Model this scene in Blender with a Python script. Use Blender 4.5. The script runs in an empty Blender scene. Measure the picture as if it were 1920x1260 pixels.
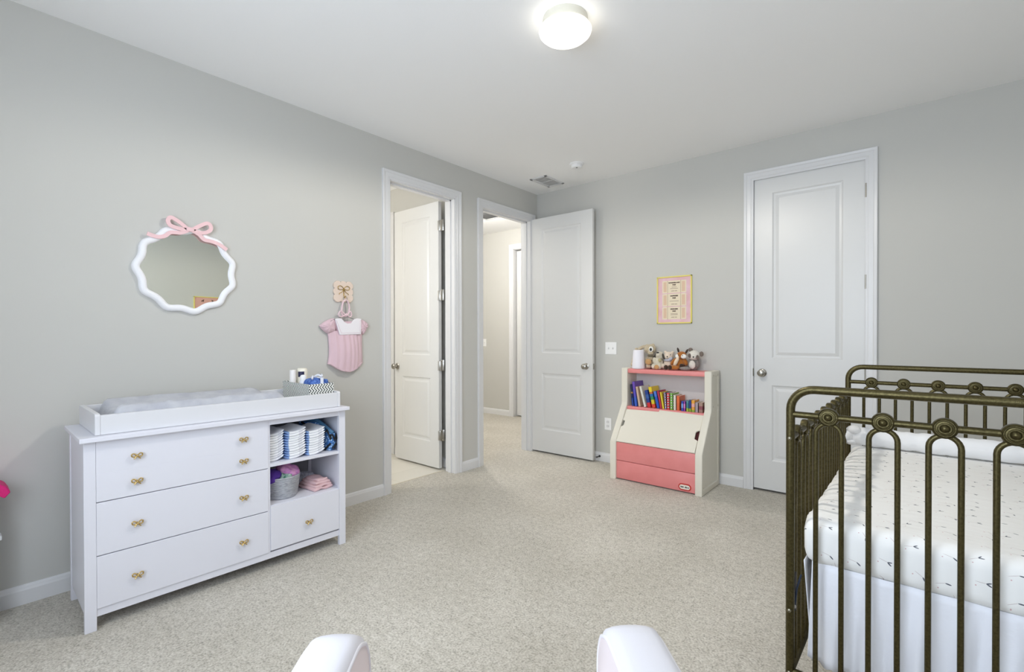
import bpy, bmesh, math, random
from mathutils import Vector, Matrix, noise
random.seed(7)
PI = math.pi
S = bpy.context.scene
COL = S.collection
H = 2.743            # room height
XR, YB = 4.10, -4.85  # right wall, back wall

# ------------------------------------------------------------------ helpers
def lin(h):
    h = h.lstrip('#')
    o = []
    for i in (0, 2, 4):
        c = int(h[i:i+2], 16) / 255
        o.append(c / 12.92 if c <= .04045 else ((c + .055) / 1.055) ** 2.4)
    return (o[0], o[1], o[2], 1)

MATS = {}
def mat(name, hexcol, rough=.5, metal=0., bump=None, spec=.5, sheen=0., vary=None):
    if name in MATS:
        return MATS[name]
    m = bpy.data.materials.new(name); m.use_nodes = True
    nt = m.node_tree; b = nt.nodes['Principled BSDF']
    b.inputs['Base Color'].default_value = lin(hexcol)
    b.inputs['Roughness'].default_value = rough
    b.inputs['Metallic'].default_value = metal
    b.inputs['Specular IOR Level'].default_value = spec
    if sheen:
        b.inputs['Sheen Weight'].default_value = sheen
    tc = None
    if bump or vary:
        tc = nt.nodes.new('ShaderNodeTexCoord')
    if bump:
        sc, st, dist = bump
        n = nt.nodes.new('ShaderNodeTexNoise'); n.inputs['Scale'].default_value = sc; n.inputs['Detail'].default_value = 3
        nt.links.new(tc.outputs['Object'], n.inputs['Vector'])
        bp = nt.nodes.new('ShaderNodeBump'); bp.inputs['Strength'].default_value = st; bp.inputs['Distance'].default_value = dist
        nt.links.new(n.outputs['Fac'], bp.inputs['Height']); nt.links.new(bp.outputs['Normal'], b.inputs['Normal'])
    if vary:
        sc, h2 = vary
        n = nt.nodes.new('ShaderNodeTexNoise'); n.inputs['Scale'].default_value = sc; n.inputs['Detail'].default_value = 4
        nt.links.new(tc.outputs['Object'], n.inputs['Vector'])
        r = nt.nodes.new('ShaderNodeValToRGB')
        r.color_ramp.elements[0].position = .35; r.color_ramp.elements[1].position = .65
        r.color_ramp.elements[0].color = lin(hexcol); r.color_ramp.elements[1].color = lin(h2)
        nt.links.new(n.outputs['Fac'], r.inputs['Fac']); nt.links.new(r.outputs['Color'], b.inputs['Base Color'])
    MATS[name] = m
    return m

def ND(nt, t, **kw):
    n = nt.nodes.new(t)
    for k, v in kw.items():
        setattr(n, k, v)
    return n
def MATH(nt, op, a, b=None, c=None):
    n = nt.nodes.new('ShaderNodeMath'); n.operation = op
    for i, v in enumerate((a, b, c)):
        if v is None: continue
        if isinstance(v, (int, float)): n.inputs[i].default_value = v
        else: nt.links.new(v, n.inputs[i])
    return n.outputs[0]

def link(o):
    COL.objects.link(o); return o
def obj(name, bm, m, parent=None, smooth=False, angle=None):
    me = bpy.data.meshes.new(name)
    bmesh.ops.recalc_face_normals(bm, faces=bm.faces[:])
    bm.to_mesh(me); bm.free()
    ms = m if isinstance(m, (list, tuple)) else [m]
    for x in ms: me.materials.append(x)
    if smooth:
        for p in me.polygons: p.use_smooth = True
        if angle:
            try: me.set_sharp_from_angle(angle=math.radians(angle))
            except Exception: pass
    o = bpy.data.objects.new(name, me); link(o)
    if parent: o.parent = parent
    return o
def thing(name, label, cat, loc=(0, 0, 0), rotz=0, group=None, rot=None):
    o = bpy.data.objects.new(name, None); link(o)
    o.empty_display_size = .05
    o.location = loc; o.rotation_euler = rot if rot else (0, 0, rotz)
    o['label'] = label; o['category'] = cat
    if group: o['group'] = group
    return o
def tag(o, label, cat, group=None):
    o['label'] = label; o['category'] = cat
    if group: o['group'] = group
    return o
def struct(o, label=None):
    o['kind'] = 'structure'
    if label: o['label'] = label
    return o
def copy_tree(o, label, parent=None):
    c = o.copy(); link(c)
    if parent: c.parent = parent
    if label: c['label'] = label
    for ch in list(o.children):
        d = ch.copy(); link(d); d.parent = c
        for g in list(ch.children):
            e = g.copy(); link(e); e.parent = d
    return c
def child_copy(o, parent, loc=None, rot=None):
    c = o.copy(); link(c); c.parent = parent
    if loc is not None: c.location = loc
    if rot is not None: c.rotation_euler = rot
    return c

NB = lambda: bmesh.new()
def bx(bm, x0, x1, y0, y1, z0, z1, bev=0, seg=2):
    t = bmesh.new()
    vs = [t.verts.new(p) for p in ((x0,y0,z0),(x1,y0,z0),(x1,y1,z0),(x0,y1,z0),(x0,y0,z1),(x1,y0,z1),(x1,y1,z1),(x0,y1,z1))]
    for f in ((0,3,2,1),(4,5,6,7),(0,1,5,4),(1,2,6,5),(2,3,7,6),(3,0,4,7)):
        t.faces.new([vs[i] for i in f])
    if bev:
        bmesh.ops.bevel(t, geom=t.edges[:], offset=bev, segments=seg, affect='EDGES', profile=.5)
    merge(bm, t)
def merge(bm, t, M=None):
    if M is not None: bmesh.ops.transform(t, matrix=M, verts=t.verts[:])
    me = bpy.data.meshes.new('tmp'); t.to_mesh(me); t.free(); bm.from_mesh(me); bpy.data.meshes.remove(me)
def prism(bm, pts, axis, a0, a1, bev=0, seg=2):
    """pts 2-D polygon; axis 'x': pts=(y,z); 'y': pts=(x,z); 'z': pts=(x,y)"""
    t = bmesh.new()
    def P(p, a):
        return {'x': (a, p[0], p[1]), 'y': (p[0], a, p[1]), 'z': (p[0], p[1], a)}[axis]
    A = [t.verts.new(P(p, a0)) for p in pts]; B = [t.verts.new(P(p, a1)) for p in pts]
    t.faces.new(A[::-1]); t.faces.new(B)
    n = len(pts)
    for i in range(n): t.faces.new((A[i], A[(i+1) % n], B[(i+1) % n], B[i]))
    bmesh.ops.recalc_face_normals(t, faces=t.faces[:])
    if bev:
        bmesh.ops.bevel(t, geom=t.edges[:], offset=bev, segments=seg, affect='EDGES', profile=.5)
    bmesh.ops.triangulate(t, faces=[f for f in t.faces if len(f.verts) > 4])
    merge(bm, t)
def tube(bm, pts, r, n=10, closed=False, caps=True, flat=1.0):
    pts = [Vector(p) for p in pts]; N = len(pts)
    rr = r if isinstance(r, (list, tuple)) else [r] * N
    tang = []
    for i in range(N):
        a = pts[(i-1) % N] if (closed or i > 0) else pts[i]
        b = pts[(i+1) % N] if (closed or i < N-1) else pts[i]
        tang.append((b - a).normalized())
    up = Vector((0, 0, 1)) if abs(tang[0].z) < .9 else Vector((1, 0, 0))
    u = (up - tang[0] * up.dot(tang[0])).normalized()
    rings = []
    for i in range(N):
        t = tang[i]; u = (u - t * u.dot(t)).normalized(); w = t.cross(u)
        rings.append([bm.verts.new(pts[i] + (u * math.cos(2*PI*k/n) * flat + w * math.sin(2*PI*k/n)) * rr[i]) for k in range(n)])
    for i in range(N if closed else N-1):
        A, B = rings[i], rings[(i+1) % N]
        for k in range(n): bm.faces.new((A[k], A[(k+1) % n], B[(k+1) % n], B[k]))
    if caps and not closed:
        bm.faces.new(rings[0][::-1]); bm.faces.new(rings[-1])
def lathe(bm, prof, n=24, M=None, sx=1, sy=1):
    t = bmesh.new(); rings = []
    for r, z in prof:
        if r < 1e-6: rings.append([t.verts.new((0, 0, z))])
        else: rings.append([t.verts.new((r*math.cos(2*PI*k/n)*sx, r*math.sin(2*PI*k/n)*sy, z)) for k in range(n)])
    for A, B in zip(rings, rings[1:]):
        for k in range(n):
            k2 = (k+1) % n
            if len(A) == 1 and len(B) == 1: continue
            if len(A) == 1: t.faces.new((A[0], B[k2], B[k]))
            elif len(B) == 1: t.faces.new((A[k], A[k2], B[0]))
            else: t.faces.new((A[k], A[k2], B[k2], B[k]))
    if len(rings[0]) > 1: t.faces.new(rings[0][::-1])
    if len(rings[-1]) > 1: t.faces.new(rings[-1])
    merge(bm, t, M)
def ell(bm, c, r, rot=(0, 0, 0), sub=3):
    t = bmesh.new(); bmesh.ops.create_icosphere(t, subdivisions=sub, radius=1)
    from mathutils import Euler
    M = Matrix.Translation(c) @ Euler(rot).to_matrix().to_4x4() @ Matrix.Diagonal((r[0], r[1], r[2], 1))
    merge(bm, t, M)
def bake(o, smooth=True):
    dg = bpy.context.evaluated_depsgraph_get(); dg.update()
    me = bpy.data.meshes.new_from_object(o.evaluated_get(dg)); me.name = o.name
    o.modifiers.clear(); o.data = me
    if smooth:
        for p in me.polygons: p.use_smooth = True
    return o
def remesh(o, vox, sm=4):
    m = o.modifiers.new('r', 'REMESH'); m.mode = 'VOXEL'; m.voxel_size = vox
    if sm:
        s = o.modifiers.new('s', 'SMOOTH'); s.iterations = sm; s.factor = .5
    return bake(o)
def arc(cx, cy, r, a0, a1, n):
    return [(cx + r*math.cos(math.radians(a0+(a1-a0)*i/n)), cy + r*math.sin(math.radians(a0+(a1-a0)*i/n))) for i in range(n+1)]
def catmull(P, n=6, closed=True):
    out = []; L = len(P)
    for i in range(L if closed else L-1):
        p0, p1, p2, p3 = (P[(i-1) % L], P[i], P[(i+1) % L], P[(i+2) % L]) if closed else (P[max(i-1,0)], P[i], P[i+1], P[min(i+2, L-1)])
        for k in range(n):
            t = k/n
            out.append(tuple(.5*((2*b)+(-a+c)*t+(2*a-5*b+4*c-d)*t*t+(-a+3*b-3*c+d)*t**3) for a, b, c, d in zip(p0, p1, p2, p3)))
    if not closed: out.append(tuple(P[-1]))
    return out
def lettering(body, size, m, parent, loc, rot, depth=.0006, name='lettering', bold=0., sx=1.0):
    c = bpy.data.curves.new(name, 'FONT'); c.body = body; c.size = size; c.align_x = 'CENTER'; c.align_y = 'CENTER'
    c.extrude = depth; c.offset = bold
    o = bpy.data.objects.new('t', c); link(o)
    dg = bpy.context.evaluated_depsgraph_get(); dg.update()
    me = bpy.data.meshes.new_from_object(o.evaluated_get(dg)); bpy.data.objects.remove(o)
    me.materials.clear(); me.materials.append(m)
    q = bpy.data.objects.new(name, me); link(q); q.parent = parent; q.location = loc; q.rotation_euler = rot
    q.scale = (sx, 1, 1)
    return q

# ------------------------------------------------------------------ materials
WALL = mat('wall paint', '#C6C5C0', .75, bump=(260, .06, .002))
CEIL = mat('ceiling paint', '#F7F7F7', .85, bump=(190, .12, .003))
TRIM = mat('trim enamel', '#DCDCDD', .32)
DOORM = mat('door enamel', '#D9D9D8', .35)
NICK = mat('brushed nickel', '#A9A59D', .30, 1.)
DARKM = mat('dark gap', '#2C2B25', .7)
WHITEP = mat('white plastic', '#F0F0F0', .4)
DRES = mat('dresser lacquer', '#DFDFE7', .38)
GOLD = mat('polished gold', '#CDB276', .24, 1.)
IRON = mat('bronze iron', '#443D22', .34, .78, bump=(420, .25, .002), vary=(160, '#564E30'))
PLAS = mat('cream plastic', '#E2DDCF', .42)
PINK = mat('pink plastic', '#E99190', .42, vary=(9, '#E48B89'))
HOLE = mat('black hole', '#15151A', .8)

def carpet_mat():
    m = bpy.data.materials.new('carpet'); m.use_nodes = True; nt = m.node_tree; b = nt.nodes['Principled BSDF']
    b.inputs['Roughness'].default_value = .95; b.inputs['Specular IOR Level'].default_value = .1
    b.inputs['Sheen Weight'].default_value = .15
    tc = nt.nodes.new('ShaderNodeTexCoord')
    def nz(s, d, r=.5):
        n = nt.nodes.new('ShaderNodeTexNoise'); n.inputs['Scale'].default_value = s; n.inputs['Detail'].default_value = d; n.inputs['Roughness'].default_value = r
        nt.links.new(tc.outputs['Object'], n.inputs['Vector']); return n.outputs['Fac']
    fine, mid, big = nz(115, 3, .7), nz(34, 2), nz(2.2, 3)
    h = MATH(nt, 'ADD', MATH(nt, 'MULTIPLY', fine, .75), MATH(nt, 'MULTIPLY', mid, .25))
    r = nt.nodes.new('ShaderNodeValToRGB'); nt.links.new(h, r.inputs['Fac'])
    e = r.color_ramp.elements
    e[0].position = .33; e[0].color = lin('#8A867D'); e[1].position = .62; e[1].color = lin('#D9D4CA')
    k = e.new(.47); k.color = lin('#BEB8AC')
    mx = nt.nodes.new('ShaderNodeMixRGB'); mx.blend_type = 'MULTIPLY'; mx.inputs[0].default_value = .55
    r2 = nt.nodes.new('ShaderNodeValToRGB'); nt.links.new(big, r2.inputs['Fac'])
    r2.color_ramp.elements[0].position = .35; r2.color_ramp.elements[0].color = (.80, .79, .76, 1)
    r2.color_ramp.elements[1].position = .65; r2.color_ramp.elements[1].color = (1, 1, 1, 1)
    nt.links.new(r.outputs['Color'], mx.inputs[1]); nt.links.new(r2.outputs['Color'], mx.inputs[2])
    nt.links.new(mx.outputs[0], b.inputs['Base Color'])
    bp = nt.nodes.new('ShaderNodeBump'); bp.inputs['Strength'].default_value = .7; bp.inputs['Distance'].default_value = .008
    nt.links.new(h, bp.inputs['Height']); nt.links.new(bp.outputs['Normal'], b.inputs['Normal'])
    return m
CARPET = carpet_mat()

def tile_mat():
    m = bpy.data.materials.new('floor tile'); m.use_nodes = True; nt = m.node_tree; b = nt.nodes['Principled BSDF']
    b.inputs['Roughness'].default_value = .35
    tc = nt.nodes.new('ShaderNodeTexCoord'); br = nt.nodes.new('ShaderNodeTexBrick')
    br.offset = 0; br.inputs['Scale'].default_value = 1; br.inputs['Brick Width'].default_value = .42; br.inputs['Row Height'].default_value = .42
    br.inputs['Mortar Size'].default_value = .003
    br.inputs['Color1'].default_value = lin('#E2DED4'); br.inputs['Color2'].default_value = lin('#DDD9CF'); br.inputs['Mortar'].default_value = lin('#CFCBC0')
    nt.links.new(tc.outputs['Object'], br.inputs['Vector']); nt.links.new(br.outputs['Color'], b.inputs['Base Color'])
    return m
TILE = tile_mat()

# ------------------------------------------------------------------ shell
WT = .115
D1 = (-1.905, -1.205)     # bathroom door opening (y) in the left wall
D2 = (-.862, -.118)       # hall door opening
DH = 2.452
bm = NB()
for a, b in ((YB-.1, D1[0]), (D1[1], D2[0]), (D2[1], 1.6)):
    bx(bm, -WT, 0, a, b, 0, 2.95)
for a, b in (D1, D2): bx(bm, -WT, 0, a, b, DH, 2.95)
struct(obj('wall_left', bm, WALL))
CX = (2.147, 2.860)       # closet opening
bm = NB()
bx(bm, 0, CX[0]-.02, 0, WT, 0, H); bx(bm, CX[1]+.02, XR+.1, 0, WT, 0, H); bx(bm, CX[0]-.02, CX[1]+.02, 0, WT, 2.47, H)
bx(bm, CX[0]-.14, CX[1]+.14, .5, .52, 0, H); bx(bm, CX[0]-.14, CX[0]-.1, WT, .5, 0, H); bx(bm, CX[1]+.1, CX[1]+.14, WT, .5, 0, H); bx(bm, CX[0]-.14, CX[1]+.14, WT, .52, H-.05, H)
struct(obj('wall_far', bm, WALL))
bm = NB(); bx(bm, XR, XR+.1, YB-.1, WT, 0, H); struct(obj('wall_right', bm, WALL))
WX, WZ = (1.4, 3.4), (.78, 2.4)
bm = NB()
bx(bm, 0, WX[0], YB-.12, YB, 0, H); bx(bm, WX[1], XR+.1, YB-.12, YB, 0, H); bx(bm, WX[0], WX[1], YB-.12, YB, 0, WZ[0]); bx(bm, WX[0], WX[1], YB-.12, YB, WZ[1], H)
struct(obj('wall_back', bm, WALL))
bm = NB(); bx(bm, -.001, XR+.1, YB-.12, WT, H, H+.1); struct(obj('ceiling', bm, CEIL))
bm = NB(); bx(bm, -.15, XR+.1, YB-.12, .5, -.06, 0); bx(bm, -3.4, -.15, -1.13, 1.6, -.06, 0); struct(obj('floor', bm, CARPET))
bm = NB(); bx(bm, -2.9, -.15, -3.4, -1.13, -.06, -.002); struct(obj('floor_bathroom', bm, TILE))
# bathroom shell
PX = (-1.76, -1.06)
bm = NB()
bx(bm, PX[1], -WT, -1.12, -1.0, 0, 2.95); bx(bm, -2.9, PX[0], -1.12, -1.0, 0, 2.95); bx(bm, PX[0], PX[1], -1.12, -1.0, 2.46, 2.95)
bx(bm, PX[0]-.05, PX[1]+.05, -1.0, -.96, 0, 2.95)
struct(obj('wall_bathroom_partition', bm, WALL))
bm = NB(); bx(bm, -2.98, -2.9, -3.5, -1.0, 0, H); bx(bm, -2.98, -WT, -3.5, -3.4, 0, H); struct(obj('wall_bathroom', bm, WALL))
bm = NB(); bx(bm, -2.98, -WT, -3.5, -1.0, H, H+.1); struct(obj('ceiling_bathroom', bm, CEIL))
# hall shell
HY, HC = 1.41, 2.83
bm = NB()
bx(bm, -1.525, -.115, HY, HY+.1, 2.53, 2.95); bx(bm, -.70, -.115, HY, HY+.1, 0, 2.53); bx(bm, -3.4, -1.525, HY, HY+.1, 0, 2.95)
bx(bm, -1.6, -.6, HY+.12, HY+.16, 0, 2.95)
struct(obj('wall_hall', bm, WALL))
bm = NB(); bx(bm, -3.5, -3.4, -1.12, 1.6, 0, 2.95); bx(bm, -3.5, -2.9, -1.12, -1.0, 0, 2.95); struct(obj('wall_hall_end', bm, WALL))
bm = NB(); bx(bm, -3.5, -WT, -1.12, 1.6, HC, HC+.1); struct(obj('ceiling_hall', bm, CEIL))

# baseboards
BBP = [(0, 0), (.015, 0), (.015, .064), (.012, .072), (.010, .080), (.004, .086), (0, .087)]
def bb_left(name, a, b):
    bm = NB(); prism(bm, BBP, 'y', a, b); return struct(obj(name, bm, TRIM))
bb_left('baseboard_left', YB, D1[0]-.058); bb_left('baseboard_left.001', D1[1]+.062, D2[0]-.062)
def bb_far(name, a, b, y=0):
    bm = NB(); prism(bm, [(y-p[0], p[1]) for p in BBP], 'x', a, b); return struct(obj(name, bm, TRIM))
bb_far('baseboard_far', 0, CX[0]-.072); bb_far('baseboard_far.001', CX[1]+.072, XR); bb_far('baseboard_hall', -3.4, -1.592, HY)
bm = NB(); prism(bm, [(XR-p[0], p[1]) for p in BBP], 'y', YB, 0); struct(obj('baseboard_right', bm, TRIM))
bm = NB(); prism(bm, [(YB+p[0], p[1]) for p in BBP], 'x', 0, XR); struct(obj('baseboard_back', bm, TRIM))
bm = NB(); prism(bm, [(-1.12-p[0], p[1]) for p in BBP], 'x', PX[1]+.07, -WT); struct(obj('baseboard_bathroom', bm, TRIM))

# casings
CP = [(-.006, 0), (-.006, .009), (0, .011), (.010, .011), (.014, .014), (.040, .015), (.046, .019), (.060, .021), (.064, .019), (.064, 0)]
def casing(name, a, b, h, M, m=TRIM):
    """U-shaped casing in a local (u, t, z) frame; u along the wall, t out of the wall"""
    bm = NB(); rings = []
    for (u, z, su, sz) in ((a, 0, -1, 0), (a, h, -1, 1), (b, h, 1, 1), (b, 0, 1, 0)):
        rings.append([bm.verts.new((u + su*d, t, z + sz*d)) for d, t in CP])
    for A, B in zip(rings, rings[1:]):
        for i in range(len(CP)-1): bm.faces.new((A[i], A[i+1], B[i+1], B[i]))
    bm.faces.new(rings[0]); bm.faces.new(rings[-1])
    bmesh.ops.transform(bm, matrix=M, verts=bm.verts[:])
    return struct(obj(name, bm, m))
ML = Matrix(((0, 1, 0, 0), (1, 0, 0, 0), (0, 0, 1, 0), (0, 0, 0, 1)))          # u->y, t->+x
def MFAR(y): return Matrix(((1, 0, 0, 0), (0, -1, 0, y), (0, 0, 1, 0), (0, 0, 0, 1)))  # u->x, t->-y
casing('trim_1', D1[0], D1[1], 2.446, ML); casing('trim_2', D2[0], D2[1], 2.446, ML)
casing('trim_3', CX[0]-.006, CX[1]+.004, 2.452, MFAR(0))
casing('trim_4', PX[0], PX[1], 2.44, MFAR(-1.12)); casing('trim_5', -1.525, -.70, 2.535, MFAR(HY))
# jamb linings with stops
def jamb(name, y0, y1, stop_x, h=2.446):
    bm = NB(); t = .012
    bx(bm, -WT-.004, .004, y0-.004, y0+t, 0, h); bx(bm, -WT-.004, .004, y1-t, y1+.004, 0, h); bx(bm, -WT-.004, .004, y0, y1, h-t, h+.008)
    s0, s1 = stop_x
    bx(bm, s0, s1, y0+t, y0+t+.012, 0, h-t); bx(bm, s0, s1, y1-t-.012, y1-t, 0, h-t); bx(bm, s0, s1, y0+t, y1-t, h-t-.012, h-t)
    return struct(obj(name, bm, TRIM))
jamb('trim_6', D1[0], D1[1], (-.078, -.042)); jamb('trim_7', D2[0], D2[1], (-.075, -.040))
bm = NB()
bx(bm, CX[0]-.02, CX[0]-.004, -.002, WT, 0, 2.466); bx(bm, CX[1]+.003, CX[1]+.02, -.002, WT, 0, 2.466); bx(bm, CX[0]-.02, CX[1]+.02, -.002, WT, 2.453, 2.47)
struct(obj('trim_8', bm, TRIM))
bm = NB(); bx(bm, PX[0], PX[0]+.012, -1.12, -1.0, 0, 2.45); bx(bm, PX[1]-.012, PX[1], -1.12, -1.0, 0, 2.45); bx(bm, PX[0], PX[1], -1.12, -1.0, 2.435, 2.455)
bx(bm, PX[0], PX[1], -1.01, -.985, 1.10, 1.135, .004)
struct(obj('trim_9', bm, TRIM))
bm = NB(); bx(bm, -1.535, -1.515, HY, HY+.12, 0, 2.54); bx(bm, -.70, -.68, HY, HY+.12, 0, 2.54); bx(bm, -1.52, -.7, HY, HY+.12, 2.52, 2.545); struct(obj('trim_10', bm, TRIM))
# mirrored carpet / tile threshold
bm = NB(); bx(bm, -.158, -.146, D1[0]+.012, D1[1]-.012, -.01, .004); struct(obj('trim_11', bm, mat('threshold', '#D9D2C2', .6)))

# door leaf with two raised panels
def leaf_bm(w, h, t):
    """local: x 0..w, y -t/2..t/2, z 0..h"""
    bm = NB()
    st = .128 * w / .713; xs = [0, st, w-st, w]; zs = [0, .228, .818, 1.028, 2.322*h/2.44, h]
    holes = {(1, 1), (1, 3)}
    for sgn in (-1, 1):
        y = sgn*t/2
        for i in range(3):
            for k in range(5):
                a, b, c, d = xs[i], xs[i+1], zs[k], zs[k+1]
                if (i, k) not in holes:
                    bm.faces.new([bm.verts.new((p, y, q)) for p, q in ((a, c), (b, c), (b, d), (a, d))]); continue
                loops = []
                for ins, dep in ((0, 0), (.010, .007), (.024, .009), (.046, .003)):
                    loops.append([bm.verts.new((p, y - sgn*dep, q)) for p, q in ((a+ins, c+ins), (b-ins, c+ins), (b-ins, d-ins), (a+ins, d-ins))])
                for A, B in zip(loops, loops[1:]):
                    for q in range(4): bm.faces.new((A[q], A[(q+1) % 4], B[(q+1) % 4], B[q]))
                bm.faces.new(loops[-1])
    for a, b, c, d in (((0, 0), (0, h), 0, 0), ((w, 0), (w, h), 0, 0)):
        bm.faces.new([bm.verts.new(p) for p in ((a[0], -t/2, 0), (a[0], t/2, 0), (a[0], t/2, h), (a[0], -t/2, h))])
    for z in (0, h): bm.faces.new([bm.verts.new(p) for p in ((0, -t/2, z), (w, -t/2, z), (w, t/2, z), (0, t/2, z))])
    bmesh.ops.remove_doubles(bm, verts=bm.verts[:], dist=1e-5)
    return bm
def knob_bm(s=1):
    bm = NB(); lathe(bm, [(.0, 0), (.031, 0), (.032, .003), (.028, .007), (.013, .009), (.011, .026), (.016, .031), (.025, .038), (.0275, .047), (.025, .056), (.015, .062), (0, .063)], 24)
    return bm
def door(name, w, h, t, loc, rotz, knob_x, sides=(-1, 1), knob_z=.93):
    d = obj(name, leaf_bm(w, h, t), DOORM); d.location = loc; d.rotation_euler = (0, 0, rotz); struct(d)
    for sgn in sides:
        k = obj('door_knob', knob_bm(), NICK, d, True, 40)
        k.location = (knob_x, sgn*t/2, knob_z - loc[2]); k.rotation_euler = (-sgn*PI/2, 0, 0)
    return d
HZ = (.32, .957, 1.597, 2.232)
# closet door (shut), hinges right
d3 = door('door_3', CX[1]-CX[0]-.003, 2.43, .035, (CX[0]+.0015, .0235, .018), 0, .060, (-1,))
bm = NB(); bx(bm, -.006, .004, -.012, 0, 0, .06, .001); o = obj('latch_plate', bm, mat('dark latch', '#6B6658', .35, 1.), d3); o.location = (-.003, -.0215, .885)
def hinge_knuckle():
    bm = NB(); tube(bm, [(0, 0, 0), (0, 0, .098)], .0062, 10); tube(bm, [(0, 0, -.005), (0, 0, 0)], .004, 8); tube(bm, [(0, 0, .098), (0, 0, .104)], .004, 8); return bm
hk = None
for z in (HZ[2], HZ[3], HZ[1], HZ[0]):
    if hk is None: o = hk = obj('door_hinge', hinge_knuckle(), NICK, d3, True, 40)
    else: o = child_copy(hk, d3)
    o.location = (CX[1]-CX[0]+.002, -.030, z - .05 - .018)
# hall door: open into the room, parallel to the far wall
d2w = .735
d2 = door('door_2', d2w, 2.435, .035, (.006, -.093, .016), math.radians(1.2), d2w-.072, (-1, 1), .925)
for z in HZ:
    o = child_copy(hk, d2); o.location = (-.012, -.022, z-.05-.016)
bm = NB(); bx(bm, 0, .002, -.011, .011, 0, .057, .0008); o = obj('latch_plate', bm, NICK, d2); o.location = (d2w, 0, .88)
bm = NB(); bx(bm, 0, .009, -.006, .006, 0, .014, .002); o = obj('latch_bolt', bm, NICK, d2); o.location = (d2w, 0, .90)
# bathroom door: open into the bathroom
d1w = .655
d1 = door('door_1', d1w, 2.432, .035, (-.188, -1.219, .016), PI, d1w-.040, (1, -1), .925)
def butt_bm():
    bm = NB()
    tube(bm, [(0, 0, 0), (0, 0, .1)], .006, 10)
    bx(bm, -.001, .001, 0, 0, 0, 0) if False else None
    return bm
pl = None
for z in HZ:
    # leaf plates on door edge and on jamb, knuckle between
    if pl is None:
        bm = NB(); bx(bm, -.029, -.005, -.0015, .0015, 0, .09, .0012); bx(bm, .005, .029, -.0015, .0015, 0, .1, .0012); tube(bm, [(0, -.002, -.003), (0, -.002, .093)], .0055, 10)
        for sx in (-.023, -.013, .013, .023):
            for zz in (.015, .075): lathe(bm, [(0, 0), (.003, 0), (.003, .0012), (0, .0016)], 8, Matrix.Translation((sx, -.0015, zz)) @ Matrix.Rotation(PI/2, 4, 'X'))
        pl = obj('door_hinge', bm, NICK, d1, True, 40); o = pl
    else: o = child_copy(pl, d1)
    o.location = (-.016, .004, z-.05-.016)
    o.rotation_euler = (0, 0, PI + math.radians(32))
# door stop on the far baseboard
t = thing('door_stop', 'small dark metal door stop on the baseboard behind the open hall door', 'door stop', (.772, -.015, .048))
bm = NB(); lathe(bm, [(0, 0), (.011, 0), (.011, .004), (.005, .006), (.005, .05), (0, .05)], 12, Matrix.Rotation(PI/2, 4, 'X')); obj('rod', bm, mat('dark steel', '#4A4A48', .4, 1.), t, True, 40)
bm = NB(); lathe(bm, [(0, .048), (.009, .048), (.009, .060), (0, .062)], 12, Matrix.Rotation(PI/2, 4, 'X')); obj('rubber_tip', bm, mat('grey rubber', '#5A5A58', .7), t, True, 40)
# hall door seen through the doorway
dh = obj('door_4', leaf_bm(.79, 2.49, .035), DOORM); dh.location = (-1.505, HY+.085, .016); struct(dh)

# back window (behind the camera): frame, sash, muntins, glass
bm = NB()
a, b, c, d = WX[0], WX[1], WZ[0], WZ[1]
for p in ((a, a+.05, c, d), (b-.05, b, c, d), ((a+b)/2-.03, (a+b)/2+.03, c, d), (a, b, c, c+.05), (a, b, d-.05, d), (a, b, (c+d)/2-.025, (c+d)/2+.025)):
    bx(bm, p[0], p[1], YB-.10, YB-.05, p[2], p[3])
w1 = struct(obj('window_1', bm, TRIM))
bm = NB(); bx(bm, a-.08, b+.08, YB, YB+.02, d, d+.08); bx(bm, a-.08, a, YB, YB+.02, c, d); bx(bm, b, b+.08, YB, YB+.02, c, d); bx(bm, a-.1, b+.1, YB-.04, YB+.05, c-.03, c); struct(obj('window_casing', bm, TRIM, w1))
g = bpy.data.materials.new('window glass'); g.use_nodes = True; nt = g.node_tree
mx = nt.nodes.new('ShaderNodeMixShader'); tr = nt.nodes.new('ShaderNodeBsdfTransparent'); gl = nt.nodes.new('ShaderNodeBsdfGlossy'); gl.inputs['Roughness'].default_value = .02
mx.inputs[0].default_value = .06; nt.links.new(tr.outputs[0], mx.inputs[1]); nt.links.new(gl.outputs[0], mx.inputs[2]); nt.links.new(mx.outputs[0], nt.nodes['Material Output'].inputs['Surface'])
bm = NB(); bx(bm, a, b, YB-.078, YB-.074, c, d); struct(obj('pane', bm, g, w1))

# ------------------------------------------------------------------ ceiling fixtures
def emis(name, col, s):
    m = bpy.data.materials.new(name); m.use_nodes = True; nt = m.node_tree; b = nt.nodes['Principled BSDF']
    b.inputs['Base Color'].default_value = (.9, .9, .88, 1); b.inputs['Emission Color'].default_value = col; b.inputs['Emission Strength'].default_value = s
    return m
LAMP_STRENGTH = 2.6
GLOW = emis('lit opal glass', (1, .93, .80, 1), LAMP_STRENGTH)
t = thing('ceiling_light', 'lit white mushroom-shaped glass ceiling light at the top of the photo', 'ceiling light', (1.842, -2.212, H))
bm = NB(); lathe(bm, [(0, 0), (.105, 0), (.107, -.005), (.107, -.040), (.103, -.044), (0, -.044)], 48); obj('base', bm, mat('lamp base', '#D8D5C9', .45), t, True, 40)
bm = NB(); lathe(bm, [(.096, -.045), (.104, -.0455), (.119, -.050), (.1255, -.060), (.122, -.071), (.108, -.084), (.082, -.095), (.045, -.102), (0, -.105)], 48); obj('glass_shade', bm, GLOW, t, True)
t = thing('smoke_detector', 'round white smoke detector on the ceiling near the far wall', 'smoke detector', (.833, -.522, H))
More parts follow.
